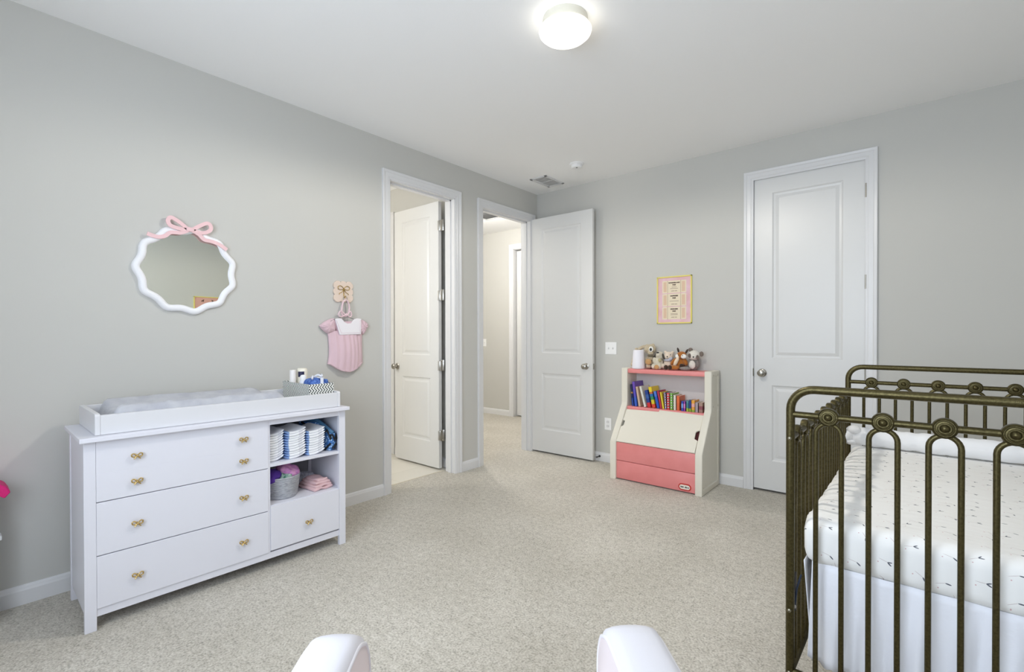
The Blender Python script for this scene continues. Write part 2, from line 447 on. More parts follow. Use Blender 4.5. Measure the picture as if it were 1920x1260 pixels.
bm = NB(); lathe(bm, [(0, 0), (.062, 0), (.064, -.005), (.060, -.011), (.052, -.012), (.050, -.016), (0, -.016)], 32); obj('base', bm, WHITEP, t, True, 30)
bm = NB(); lathe(bm, [(.047, -.016), (.049, -.034), (.042, -.040), (0, -.041)], 32); obj('cover', bm, WHITEP, t, True, 30)
bm = NB(); lathe(bm, [(0, -.040), (.009, -.040), (.009, -.0425), (0, -.0425)], 16, Matrix.Translation((.012, -.018, 0))); obj('button', bm, mat('grey button', '#6E6E6E', .5), t)
VGRILL = mat('grille shadow grey', '#A9A9A9', .6)
def vent(name, label, x0, x1, y0, y1, z, slat_m, n=9, dark=False):
    t = thing(name, label, 'vent', ((x0+x1)/2, (y0+y1)/2, z))
    w, l = (x1-x0)/2, (y1-y0)/2
    bm = NB()
    for p in ((-w, -w+.025, -l, l), (w-.025, w, -l, l), (-w, w, -l, -l+.025), (-w, w, l-.025, l)): bx(bm, p[0], p[1], p[2], p[3], -.008, 0, .002)
    if not dark: bx(bm, -w, w, -.006, .006, -.006, 0)
    obj('frame', bm, TRIM if not dark else mat('vent frame', '#BBBBBB', .5), t)
    bm = NB()
    for i in range(n):
        x = -w+.03 + (2*w-.06)*(i+.5)/n
        tt = bmesh.new(); vs = []
        for p in ((-.008, -l+.02, -.0015), (.008, -l+.02, -.0075), (.008, l-.02, -.0075), (-.008, l-.02, -.0015)): vs.append(tt.verts.new((x+p[0], p[1], p[2])))
        tt.faces.new(vs); bmesh.ops.solidify(tt, geom=tt.faces[:], thickness=.0012); merge(bm, tt)
    obj('louver', bm, slat_m, t)
    bm = NB(); bx(bm, -w+.02, w-.02, -l+.02, l-.02, -.0014, -.0002); obj('duct_opening', bm, mat('duct grey', '#6A6A6A', .9) if dark else mat('duct light grey', '#DDDDDD', .9), t)
    return t
vent('ceiling_vent', 'white rectangular air vent on the bedroom ceiling by the corner', .258, .45, -.46, -.15, H, mat('vent slat', '#F0F0F0', .5), 8)
vent('ceiling_vent', 'large grey return-air grille on the hall ceiling beyond the doorway', -1.42, -.93, .37, .72, HC, mat('return slat', '#8F8F8F', .6), 12, True)

# ------------------------------------------------------------------ wall plates
def plate(name, label, cat, loc, rotz, w, h, parts):
    t = thing(name, label, cat, loc, rotz)
    bm = NB(); bx(bm, -w/2, w/2, -.006, 0, -h/2, h/2, .002); obj('cover_plate', bm, WHITEP, t)
    for kind, x, z in parts:
        if kind == 'toggle':
            bm = NB(); bx(bm, x-.005, x+.005, -.0065, -.005, z-.012, z+.012); bx(bm, x-.004, x+.004, -.016, -.006, z-.006, z+.004, .001); obj('toggle', bm, mat('toggle', '#DADADA', .4), t)
        else:
            bm = NB(); lathe(bm, [(0, 0), (.017, 0), (.017, .002), (0, .002)], 20, Matrix.Translation((x, -.0055, z)) @ Matrix.Rotation(PI/2, 4, 'X')); o = obj('socket', bm, mat('socket', '#E2E2E2', .4), t)
            for q in (-.006, .006):
                bm = NB(); bx(bm, x+q-.001, x+q+.001, -.0082, -.0074, z-.004, z+.005); obj('slot', bm, HOLE, o)
    return t
plate('light_switch', 'white double toggle light switch plate between hall door and poster', 'light switch', (.888, 0, 1.102), 0, .118, .118, (('toggle', -.023, 0), ('toggle', .023, 0)))
plate('wall_outlet', 'white wall outlet low beside the pink toy shelf', 'outlet', (.857, 0, .37), 0, .072, .116, (('socket', 0, .02), ('socket', 0, -.02)))
plate('light_switch', 'small white light switch on the hall wall beyond the doorway', 'light switch', (-2.115, HY, 1.115), 0, .075, .118, (('toggle', 0, 0),))

# ------------------------------------------------------------------ posters
YEL = mat('yellow frame', '#E6D873', .4); ROSE = mat('rose paper', '#E3C1CC', .7, vary=(14, '#DDB3B8')); CREAM = mat('cream paper', '#E6D9BF', .8)
INK = mat('dark brown ink', '#4A352B', .8); FAINT = mat('faint ink', '#A58F80', .8); TICK = mat('ticket line', '#B59E84', .8); STUB = mat('ticket stub', '#DDBFA4', .8)
def poster(label, loc, rotz, w, h, words):
    t = thing('framed_poster', label, 'poster', loc, rotz)
    bm = NB(); f = .011
    for p in ((-w/2, -w/2+f, -h/2, h/2), (w/2-f, w/2, -h/2, h/2), (-w/2, w/2, -h/2, -h/2+f), (-w/2, w/2, h/2-f, h/2)): bx(bm, p[0], p[1], -.016, 0, p[2], p[3], .002)
    obj('frame', bm, YEL, t)
    bm = NB(); bx(bm, -w/2+.008, w/2-.008, -.008, -.002, -h/2+.008, h/2-.008); obj('print', bm, ROSE, t)
    th = (h-.07)/3
    for i, (a, lines) in enumerate(words):
        z0 = h/2 - .035 - (i+.5)*th
        tk = NB(); bx(tk, -w*.34, w*.34, -.009, -.0079, z0-th*.47, z0+th*.47, .0003); tk = obj('ticket', tk, CREAM, t)
        for x in (-w*.185, w*.185):
            bm = NB(); bx(bm, x-.0018, x+.0018, -.0094, -.0088, z0-th*.47, z0+th*.47); obj('perforation', bm, TICK, tk)
        for s in (-1, 1):
            x = s*w*.262
            bm = NB(); bx(bm, x-w*.045, x+w*.045, -.0094, -.0088, z0-th*.38, z0+th*.38); obj('stub_panel', bm, STUB, tk)
        R = (PI/2, 0, 0)
        lettering(a, .0135, INK, tk, (0, -.0095, z0+th*.30), R, .0004, bold=.0009, sx=1.05)
        lettering('PASS', .0135, INK, tk, (0, -.0095, z0+th*.14), R, .0004, bold=.0009, sx=1.05)
        for (zz, ww) in lines:
            bm = NB(); bx(bm, -ww*w, ww*w, -.0093, -.0088, z0+th*zz-.002, z0+th*zz+.002); obj('fine_print', bm, FAINT, tk)
        lettering('ADMIT ONE', .0095, FAINT, tk, (0, -.0095, z0-th*.32), R, .0003, bold=.0004)
    return t
poster('pink poster of three ticket passes in a yellow frame above the toy shelf', (1.5085, 0, 1.537), 0, .312, .416,
       (('WONDERLAND', ((-.02, .07), (-.13, .11))), ('HAPPINESS', ((-.09, .13),)), ('KINDNESS', ((-.05, .10), (-.13, .10)))))
t = thing('framed_poster', 'pink poster in a yellow frame seen only in the mirror', 'poster', (XR, -1.875, 1.54), -PI/2)
bm = NB(); w, h, f = .312, .416, .011
for p in ((-w/2, -w/2+f, -h/2, h/2), (w/2-f, w/2, -h/2, h/2), (-w/2, w/2, -h/2, -h/2+f), (-w/2, w/2, h/2-f, h/2)): bx(bm, p[0], p[1], -.016, 0, p[2], p[3], .002)
obj('frame', bm, YEL, t)
bm = NB(); bx(bm, -w/2+.008, w/2-.008, -.008, -.002, -h/2+.008, h/2-.008); obj('print', bm, mat('dusty rose paper', '#D9A79A', .7), t)
for x in (-.055, .055):
    bm = NB()
    for k in range(5): ell(bm, (x + random.uniform(-.014, .014), -.0085, .155 + random.uniform(-.012, .012)), (.009, .001, .006), (0, random.uniform(0, 3), 0), 1)
    obj('dark_motif', bm, INK, t)

# ------------------------------------------------------------------ scalloped mirror with a bow
cy, cz = -3.253, 1.5935
t = thing('wall_mirror', 'scalloped white-framed mirror with a pink bow above the dresser', 'mirror', (0, cy, cz))
P = []
for k in range(220):
    a = 2*PI*k/220; q = 1 + .034*math.cos(11*(a + math.radians(82)))
    P.append((.2465*q*math.cos(a), .2405*q*math.sin(a)))
n = len(P); prof = [(0, 0), (0, .012), (.004, .020), (.012, .025), (.020, .026), (.028, .024), (.034, .018), (.036, .010)]
bm = NB(); rings = []
for i in range(n):
    a, b = Vector(P[i-3]), Vector(P[(i+3) % n]); d = (b-a).normalized(); nrm = Vector((d.y, -d.x))
    c = Vector(P[i])
    if nrm.dot(c) > 0: nrm = -nrm
    rings.append([bm.verts.new((tt, c.x + nrm.x*q, c.y + nrm.y*q)) for q, tt in prof])
for i in range(n):
    A, B = rings[i], rings[(i+1) % n]
    for k in range(len(prof)-1): bm.faces.new((A[k], A[k+1], B[k+1], B[k]))
obj('frame', bm, mat('frame white', '#F1F1F4', .4), t, True)
gm = bpy.data.materials.new('mirror silver'); gm.use_nodes = True; b = gm.node_tree.nodes['Principled BSDF']; b.inputs['Metallic'].default_value = 1; b.inputs['Roughness'].default_value = .01; b.inputs['Base Color'].default_value = (.86, .88, .82, 1)
bm = NB(); prism(bm, [(p[0]*.91, p[1]*.91) for p in P[::2]], 'x', .002, .010); obj('mirror_glass', bm, gm, t)
def ribbon(bm, pts, wd, x0, x1):
    pts = [Vector(p) for p in pts]; N = len(pts); L, R = [], []
    for i in range(N):
        d = (pts[min(i+1, N-1)] - pts[max(i-1, 0)]).normalized(); q = Vector((-d.y, d.x)) * (wd[i] if isinstance(wd, list) else wd) / 2
        L.append(pts[i]+q); R.append(pts[i]-q)
    for i in range(N-1):
        vs = [[bm.verts.new((x, p.x, p.y)) for p in (L[i], L[i+1], R[i+1], R[i])] for x in (x0, x1)]
        bm.faces.new(vs[0][::-1]); bm.faces.new(vs[1])
        for k in range(4): bm.faces.new((vs[0][k], vs[0][(k+1) % 4], vs[1][(k+1) % 4], vs[1][k]))
    bmesh.ops.remove_doubles(bm, verts=bm.verts[:], dist=1e-5)
BOWP = mat('bow pink', '#EBC5C8', .5)
bow = lambda q: [(y-cy, z-cz) for y, z in catmull(q, 6, False)]
bm = NB()
ribbon(bm, bow([(-3.262,1.823),(-3.30,1.853),(-3.338,1.872),(-3.352,1.852),(-3.340,1.828),(-3.30,1.818),(-3.265,1.815)]), .020, .028, .034)
ribbon(bm, bow([(-3.235,1.823),(-3.20,1.850),(-3.165,1.870),(-3.147,1.858),(-3.150,1.832),(-3.185,1.812),(-3.235,1.816)]), .020, .028, .0345)
ribbon(bm, bow([(-3.255,1.818),(-3.29,1.797),(-3.34,1.790),(-3.365,1.768),(-3.40,1.757),(-3.445,1.768)]), .020, .027, .033)
ribbon(bm, bow([(-3.24,1.818),(-3.205,1.800),(-3.18,1.775),(-3.14,1.770),(-3.10,1.757),(-3.062,1.733)]), .020, .027, .0335)
bx(bm, .027, .037, -3.268-cy, -3.228-cy, 1.808-cz, 1.834-cz, .005)
obj('bow', bm, BOWP, t)

# ------------------------------------------------------------------ hook plaque, hanger, romper, headband
py, pz = -2.301, 1.540
t = thing('wall_hook', 'square scalloped blush wall plaque with a gold bow hook', 'wall hook', (0, py, pz))
hw = .064; pts = []
for side in range(4):
    for k in range(3):
        c = -hw + (k+.5)*2*hw/3
        for i in range(6):
            a = PI * i / 6; q = c - math.cos(a)*hw/3; o_ = hw + math.sin(a)*.012
            pts.append([(q, -o_), (o_, q), (-q, o_), (-o_, -q)][side])
bm = NB(); prism(bm, pts, 'x', .001, .014, .0015, 1); obj('plaque', bm, mat('blush wood', '#DFCCBD', .55), t)
bm = NB()
for s in (-1, 1):
    tube(bm, [(.017, s*a, b) for a, b in catmull([(.0, .022), (.022, .040), (.044, .034), (.040, .016), (.018, .014), (0, .020)], 5, False)], .0022, 8)
    tube(bm, [(.017, s*a, b) for a, b in catmull([(.0, .020), (.016, -.004), (.032, -.012), (.036, -.022)], 5, False)], .002, 8)
tube(bm, [(.016, 0, .024), (.017, 0, -.030), (.024, 0, -.044), (.036, 0, -.042), (.040, 0, -.030)], .003, 8)
obj('bow_hook', bm, mat('antique brass', '#B79B52', .35, 1.), t, True)
t = thing('clothes_hanger', 'thin grey wire hanger hooked on the blush plaque', 'hanger', (.034, py, 1.36))
bm = NB()
tube(bm, [(0, a, b) for a, b in catmull([(-.014, .120), (-.012, .139), (0, .146), (.013, .138), (.012, .112), (.0, .080), (0, .0)], 5, False)], .0016, 8)
tube(bm, [(0, a, b) for a, b in catmull([(0, .0), (-.030, -.002), (-.10, -.026), (-.11, -.036), (-.09, -.038), (0, -.030), (.09, -.038), (.11, -.036), (.10, -.026), (.03, -.002), (0, 0)], 5, False)], .0018, 8)
obj('wire', bm, mat('hanger steel', '#8A8A8A', .3, 1.), t, True)
t = thing('headband', 'pale pink baby headband looped on the hanger above the romper', 'headband', (.036, py, 1.43))
PKF = mat('pale pink cotton', '#E9CDD2', .85, bump=(900, .2, .001), sheen=.2)
bm = NB()
tube(bm, [(.003, a, b) for a, b in catmull([(-.015, .042), (-.028, .0), (-.030, -.05), (-.005, -.066), (.018, -.05), (.028, .0), (.012, .046)], 6)], .010, 10, closed=True, flat=.45)
obj('band', bm, PKF, t, True)
bm = NB()
for s, q in ((-1, .9), (1, .6)):
    tube(bm, [(.012, a, b) for a, b in catmull([(s*.012, -.050), (s*.05*q, -.030), (s*.066*q, -.056), (s*.045*q, -.070), (s*.012, -.058)], 5)], .008, 8, closed=True, flat=.5)
ell(bm, (.014, 0, -.054), (.009, .012, .010), sub=2)
obj('bow', bm, PKF, t, True)

t = thing('baby_romper', 'pink baby romper with white square collar hanging on the left wall', 'baby clothes', (.006, 0, 0))
bm = NB(); NS, NT = 36, 30
def bodyedge(tt):   # left / right y and z at height parameter
    z = 1.262 + (0.99-1.262)*tt
    l = -2.424 + .012*math.sin(tt*PI) - .000*tt; r = -2.157 + .006*tt
    return l, r, z
front, back = [], []
for j in range(NT+1):
    tt = j/NT; l, r, z = bodyedge(tt); rowf, rowb = [], []
    for i in range(NS+1):
        s = i/NS; y = l + (r-l)*s
        e = 1 - abs(2*s-1)**2.6
        zb = 1.032 - .062*max(0, 1-abs((s-.5)/.42))**.75 if tt > .72 else None
        zz = z
        if tt > .6:
            k = (tt-.6)/.4; low = 1.03 - .060*(max(0., 1-((s-.52)/.5)**2))**1.3
            zz = bodyedge(.6)[2] + (low-bodyedge(.6)[2])*k
        pl_ = .0035*math.sin(s*42 + 1.2*math.sin(s*9)) * (1-.35*tt) * min(1, e*2)
        bulge = .010 + (.020 + .022*math.sin(min(1, tt*1.05)*PI*.8)) * e + pl_
        rowf.append(bm.verts.new((bulge, y, zz))); rowb.append(bm.verts.new((.001, y, zz)))
    front.append(rowf); back.append(rowb)
for j in range(NT):
    for i in range(NS):
        bm.faces.new((front[j][i], front[j][i+1], front[j+1][i+1], front[j+1][i])); bm.faces.new((back[j][i], back[j+1][i], back[j+1][i+1], back[j][i+1]))
for j in range(NT):
    bm.faces.new((front[j][0], front[j+1][0], back[j+1][0], back[j][0])); bm.faces.new((front[j][NS], back[j][NS], back[j+1][NS], front[j+1][NS]))
for i in range(NS):
    bm.faces.new((front[0][i], back[0][i], back[0][i+1], front[0][i+1])); bm.faces.new((front[NT][i], front[NT][i+1], back[NT][i+1], back[NT][i]))
PKR = mat('romper pink', '#D9BCC4', .85, bump=(700, .2, .001), sheen=.2)
obj('body', bm, PKR, t, True, 60)
def sleeve(pts, thick):
    bm = NB(); P2 = catmull(pts, 5); c = Vector((sum(p[0] for p in P2)/len(P2), sum(p[1] for p in P2)/len(P2)))
    R = []
    for lv, x in ((1, .002), (1, .012), (.86, thick*.75), (.6, thick), (.25, thick*1.08)):
        R.append([bm.verts.new((x + (.003*math.sin(k*1.3) if lv < .9 else 0), c.x+(p[0]-c.x)*lv, c.y+(p[1]-c.y)*lv)) for k, p in enumerate(P2)])
    for A, B in zip(R, R[1:]):
        for k in range(len(P2)): bm.faces.new((A[k], A[(k+1) % len(P2)], B[(k+1) % len(P2)], B[k]))
    bm.faces.new(R[-1]); bm.faces.new(R[0][::-1]); return bm
obj('sleeve', sleeve([(-2.372,1.345),(-2.43,1.334),(-2.472,1.306),(-2.482,1.292),(-2.455,1.262),(-2.424,1.243),(-2.395,1.252),(-2.37,1.262)], .034), PKR, t, True)
obj('sleeve', sleeve([(-2.200,1.345),(-2.150,1.342),(-2.115,1.322),(-2.107,1.298),(-2.128,1.262),(-2.148,1.236),(-2.172,1.246),(-2.20,1.262)], .034), PKR, t, True)
bm = NB()
ytop = bm
body_top = [(-2.385,1.344),(-2.36,1.350),(-2.335,1.348),(-2.315,1.325),(-2.29,1.313),(-2.262,1.316),(-2.238,1.345),(-2.215,1.352),(-2.180,1.349),(-2.182,1.238),(-2.350,1.233)]
prism(bm, [(-2.385,1.330),(-2.20,1.330),(-2.182,1.26),(-2.36,1.26)], 'x', .002, .03)
obj('shoulder', bm, PKR, t)
COLW = mat('collar white', '#ECE8EC', .85, bump=(800, .15, .001))
bm = NB(); prism(bm, body_top, 'x', .032, .042, .002, 1)
obj('collar', bm, COLW, t)
bm = NB()
tube(bm, [(.042, a, b) for a, b in ((-2.376,1.335),(-2.340,1.245),(-2.190,1.249),(-2.190,1.340))], .0016, 6)
obj('collar_piping', bm, mat('collar trim', '#D9C4CC', .8), t)
bm = NB()
for j in range(5): ell(bm, (.048, -2.288, 1.20-.035*j), (.003, .0035, .0035), sub=1)
bm2 = NB(); tube(bm2, catmull([(.022,-2.412,1.030),(.034,-2.36,1.002),(.040,-2.31,.980),(.040,-2.27,.972),(.036,-2.23,.992),(.022,-2.165,1.030)], 6, False), .0035, 8); bm.free()
obj('leg_band', bm2, PKR, t, True)

# ------------------------------------------------------------------ dresser
DA = Vector((.528, -3.775, 0)); DROT = math.radians(90-1.2325); DL = 1.163; DD = .415
def dw(u, n, z):   # dresser frame (u along, n = -depth) -> world
    return DA + Vector((math.cos(DROT)*u - math.sin(DROT)*(-n), math.sin(DROT)*u + math.cos(DROT)*(-n), z))
t = DRS = thing('dresser', 'white changing dresser with gold bow knobs along the left wall', 'dresser', DA, DROT)
# local: x=u, y=depth (0 front .. DD back), z
bm = NB(); bx(bm, -.015, DL+.013, -.030, DD+.012, .790, .810, .003); obj('top', bm, DRS and DRES, t)
for x0 in (0, DL-.039):
    bm = NB(); bx(bm, x0, x0+.039, 0, .022, 0, .790, .0015); obj('front_leg', bm, DRES, t)
    bm = NB(); bx(bm, x0, x0+.039, DD-.03, DD, 0, .790, .0015); obj('back_leg', bm, DRES, t)
for x0 in (.003, DL-.021):
    bm = NB(); bx(bm, x0, x0+.018, .022, DD-.03, .070, .790); obj('side_panel', bm, DRES, t)
bm = NB(); bx(bm, .039, DL-.039, .006, .024, .056, .0875); obj('bottom_rail', bm, DRES, t)
bm = NB(); bx(bm, .735, DL-.039, .003, .02, .759, .790); obj('top_rail', bm, DRES, t)
bm = NB(); bx(bm, .723, .736, .004, DD-.02, .0875, .790); obj('divider', bm, DRES, t)
bm = NB(); bx(bm, .021, DL-.02, DD-.02, DD-.008, .06, .790); obj('back_panel', bm, mat('dresser back shaded', '#97979C', .7), t)  # panel colour darkened to carry the shade deep inside the open bay
bm = NB(); bx(bm, .736, DL-.021, .006, DD-.02, .536, .552, .001); obj('shelf', bm, DRES, t)
bm = NB(); bx(bm, .736, DL-.021, .012, DD-.02, .316, .332, .001); obj('shelf', bm, DRES, t)
def knob_gold(par, x, z):
    o = None
    bm = NB()
    for s in (-1, 1):
        tube(bm, [(s*a, -.018+.004*math.sin(a*90), b) for a, b in catmull([(.001, .001), (.012, .013), (.023, .011), (.022, -.001), (.011, -.004), (.001, -.001)], 4)], .0034, 8, closed=True)
        tube(bm, [(s*a, -.018, b) for a, b in catmull([(.002, -.001), (.009, -.010), (.015, -.015)], 4, False)], [.0034]*9, 8)
    ell(bm, (0, -.020, 0), (.006, .006, .006), sub=2)
    lathe(bm, [(0, 0), (.006, 0), (.0045, .004), (.004, .018), (0, .018)], 12, Matrix.Rotation(PI/2, 4, 'X'))
    return obj('knob', bm, GOLD, par, True)
kproto = None
def drawer(x0, x1, z0, z1, knobs, groove=None):
    global kproto
    bm = NB()
    if groove:
        bx(bm, x0, x1, 0, .018, z0, groove, .0004, 1); bx(bm, x0, x1, 0, .018, groove, z1, .0004, 1)
    else: bx(bm, x0, x1, 0, .018, z0, z1, .0015)
    d = obj('drawer', bm, DRES, t)
    bm = NB(); bx(bm, x0+.02, x1-.02, .018, DD-.05, z0+.012, z1-.03); obj('drawer_box', bm, DRES, d)
    for kx, kz in knobs:
        if kproto is None: kproto = knob_gold(d, kx, kz); k = kproto
        else: k = child_copy(kproto, d)
        k.location = (kx, 0, kz); k.scale = (.80, .9, .80)
    return d
drawer(.0395, .7265, .5345, .787, ((.174, .706), (.174, .5955), (.6035, .705), (.6035, .596)), .651)
drawer(.0395, .7265, .3105, .5305, ((.174, .412), (.603, .412)))
drawer(.0395, .7265, .0895, .3065, ((.174, .186), (.602, .188)))
drawer(.737, 1.1225, .0965, .330, ((.937, .193),))
for z in (.728, .412):
    bm = NB(); lathe(bm, [(0, 0), (.004, 0), (.004, .001), (0, .001)], 12, Matrix.Translation((DL-.0205, .030, z)) @ Matrix.Rotation(-PI/2, 4, 'Y')); obj('pin_hole', bm, HOLE, t)
# changing tray
t = thing('changing_tray', 'white wooden changing tray on top of the dresser', 'changing tray', dw(0, 0, .811), DROT)
TRAY = mat('tray lacquer', '#D9D9DC', .4)
bm = NB(); bx(bm, .056, 1.120, .012, .030, 0, .083, .002); obj('front_board', bm, TRAY, t)
bm = NB(); bx(bm, .056, 1.120, .412, .428, 0, .087, .002); obj('back_board', bm, TRAY, t)
for x0 in (.038, 1.120):
    bm = NB(); prism(bm, [(.010, 0), (.430, 0), (.430, .080), (.424, .090), (.022, .090), (.014, .087), (.010, .080)], 'x', x0, x0+.018, .002, 2); obj('end_board', bm, TRAY, t)
bm = NB(); bx(bm, .056, 1.120, .030, .412, .001, .008); obj('tray_floor', bm, TRAY, t)
# contoured changing pad
t = thing('changing_pad', 'light grey contoured changing pad lying in the dresser tray', 'changing pad', dw(0, 0, .8195), DROT)
bm = NB(); NX, NY = 48, 24; top, bot = [], []
for i in range(NX+1):
    r1, r2 = [], []
    for j in range(NY+1):
        s, q = i/NX, j/NY
        x = .085 + s*.775; y = .036 + q*.370
        c = abs(2*q-1)
        z = .072 + .050*c**2.0 + .004*noise.noise((x*14, y*14, 3))
        ex = min(s, 1-s)*NX; ey = min(q, 1-q)*NY
        rd = min(1, ex/2.5)**.5 if ex < 2.5 else 1
        rdy = min(1, (ey+.3)/2.0)**.5 if ey < 2 else 1
        z = .018 + (z-.018)*rd*max(.35, rdy)
        if s > .9: z *= 1-.25*(s-.9)/.1
        if s < .07: x += .012*(1-s/.07)
        r1.append(bm.verts.new((x, y, z))); r2.append(bm.verts.new((x, y, .001)))
    top.append(r1); bot.append(r2)
for i in range(NX):
    for j in range(NY):
        bm.faces.new((top[i][j], top[i+1][j], top[i+1][j+1], top[i][j+1])); bm.faces.new((bot[i][j], bot[i][j+1], bot[i+1][j+1], bot[i+1][j]))
    for j in (0, NY): bm.faces.new((top[i][j], top[i+1][j], bot[i+1][j], bot[i][j]))
for j in range(NY):
    for i in (0, NX): bm.faces.new((top[i][j], top[i][j+1], bot[i][j+1], bot[i][j]))
obj('pad_cover', bm, mat('grey plush cover', '#BDBEC3', .95, bump=(160, .35, .004), sheen=.2, vary=(18, '#AFB0B8')), t, True, 60)

def chevron_mat():
    m = bpy.data.materials.new('chevron cloth'); m.use_nodes = True; nt = m.node_tree; b = nt.nodes['Principled BSDF']; b.inputs['Roughness'].default_value = .9
    tc = nt.nodes.new('ShaderNodeTexCoord'); sp = nt.nodes.new('ShaderNodeSeparateXYZ'); nt.links.new(tc.outputs['Object'], sp.inputs[0])
    h = MATH(nt, 'ADD', sp.outputs[0], sp.outputs[1])
    tri = MATH(nt, 'PINGPONG', MATH(nt, 'MULTIPLY', sp.outputs[2], 1.), .0155)
    v = MATH(nt, 'FRACT', MATH(nt, 'DIVIDE', MATH(nt, 'ADD', h, MATH(nt, 'MULTIPLY', tri, .95)), .0165))
    s = MATH(nt, 'GREATER_THAN', v, .5)
    mx = nt.nodes.new('ShaderNodeMixRGB'); mx.inputs[1].default_value = lin('#F0F0EC'); mx.inputs[2].default_value = lin('#5F635F'); nt.links.new(s, mx.inputs[0]); nt.links.new(mx.outputs[0], b.inputs['Base Color'])
    return m
CHEV = chevron_mat()
t = thing('storage_basket', 'grey and white chevron fabric basket on the right end of the changing tray', 'basket', dw(1.044, -.222, .8195), DROT)
bm = NB(); w, l, hh = .074, .172, .130; e = .004
bx(bm, -w, w, -l, -l+e, 0, hh, .001); bx(bm, -w, w, l-e, l, 0, hh, .001); bx(bm, -w, -w+e, -l+e, l-e, 0, hh, .001); bx(bm, w-e, w, -l+e, l-e, 0, hh, .001); bx(bm, -w, w, -l, l, 0, .004)
obj('basket_body', bm, CHEV, t)
def bottle(name, label, u, n, z0, prof, m, capprof=None, capm=None):
    t = thing(name, label, 'bottle', dw(u, n, z0)); bm = NB(); lathe(bm, prof, 24); obj('bottle_body', bm, m, t, True, 40)
    if capprof: bm = NB(); lathe(bm, capprof, 24); obj('cap', bm, capm, t, True, 40)
    return t
Z0 = .8240
bottle('lotion_tube', 'white lotion tube standing at the back left of the chevron basket', .998, -.318, Z0, [(0, 0), (.017, 0), (.018, .004), (.018, .150), (.0185, .192), (.016, .195), (0, .196)], mat('tube white', '#F2EEEC', .4))
t = bottle('lotion_bottle', 'cream bottle with a navy square label in the chevron basket', 1.062, -.335, Z0, [(0, 0), (.030, 0), (.032, .004), (.032, .180), (.029, .196), (.024, .202), (0, .203)], mat('cream bottle', '#EFEADB', .4))
t.rotation_euler = (0, 0, math.atan2(-4.14+2.76, 3.13-.2))
bm = NB()
for k in range(9):
    a0, a1 = [math.radians(-62+ (10*(k+d)-45)*.72) for d in (0, 1)]
    bm.faces.new([bm.verts.new((.0326*math.cos(a), .0326*math.sin(a), z)) for a, z in ((a0, .150), (a1, .150), (a1, .183), (a0, .183))])
bmesh.ops.rotate(bm, cent=(0, 0, 0), matrix=Matrix.Rotation(math.radians(52), 3, 'Z'), verts=bm.verts[:])
bmesh.ops.solidify(bm, geom=bm.faces[:], thickness=.0006)
obj('label_patch', bm, mat('navy label', '#1C1D44', .5), t)
bottle('cream_jar', 'small white bottle with rounded cap in front in the chevron basket', 1.018, -.225, Z0, [(0, 0), (.021, 0), (.023, .004), (.023, .120), (.019, .134), (0, .134)], mat('frosted bottle', '#E4E6EC', .35),
       [(0, .134), (.017, .134), (.018, .138), (.017, .160), (.012, .168), (0, .170)], WHITEP)
t = thing('wipes_pack', 'blue soft pouch with a white strap in the chevron basket', 'pouch', dw(1.046, -.122, .895), DROT)
BLUEC = mat('blue floral cloth', '#2B4D9E', .7, vary=(60, '#5C82C6'))
bm = NB(); bx(bm, -.058, .058, -.060, .060, -.068, .082, .030, 4)
bmesh.ops.subdivide_edges(bm, edges=[e for e in bm.edges if e.calc_length() > .03], cuts=6, use_grid_fill=True)
for v in bm.verts:
    v.co += Vector((.6, .6, 1)) * .009*noise.noise(v.co*24)
obj('pouch_body', bm, BLUEC, t, True)
WST = mat('white strap', '#DDE0EA', .7)
bm = NB(); prism(bm, [(-.064, .0), (-.064, .088), (.062, .088), (.062, .0), (.058, .0), (.058, .084), (-.060, .084), (-.060, .0)], 'x', -.004, .014, .001, 1); obj('strap', bm, WST, t)
bm = NB(); tube(bm, catmull([(-.045, -.045, .083), (-.03, -.02, .096), (-.01, .01, .088), (.012, .0, .101), (.03, -.01, .090), (.045, .02, .099), (.05, .045, .084)], 5, False), .0055, 8); obj('ruffle', bm, WST, t, True)

# diapers: three stacks, every diaper a thing
DW = mat('diaper white', '#EEEFF2', .85); DB = mat('diaper blue', '#86A5D6', .8); DP = mat('diaper print grey', '#DDDEE3', .85)
def diaper_bm(wd, dp=.20, th=.0128):
    bm = NB(); N = 14; R = []
    for i in range(N+1):
        s = i/N; x = (s-.5)*wd
        lift = .020*max(0, (s-.35)/.65)**2 + .004*max(0, (.25-s)/.25)**2
        e = min(1, min(s, 1-s)*7+.15)**.5; hh = th*.5*e
        R.append([bm.verts.new((x, y, lift+th*.5+z)) for y, z in ((0, -hh*.5), (.006, -hh), (dp, -hh), (dp, hh), (.006, hh), (0, hh*.5))])
    for A, B in zip(R, R[1:]):
        for k in range(6): bm.faces.new((A[k], A[(k+1) % 6], B[(k+1) % 6], B[k]))
    bm.faces.new(R[0]); bm.faces.new(R[-1][::-1])
    bm.faces.ensure_lookup_table()
    for f in bm.faces:
        c = f.calc_center_median()
        if c.x < -wd*.5+wd*.12: f.material_index = 1
        elif c.x < wd*.36 and c.x > wd*.12 and c.y < .004: f.material_index = 2
    return bm
ORD = ['topmost', 'second from top', 'third from top', 'fourth from top', 'fifth from top', 'sixth from top', 'seventh from top', 'eighth from top', 'ninth from top', 'tenth from top', 'bottom']
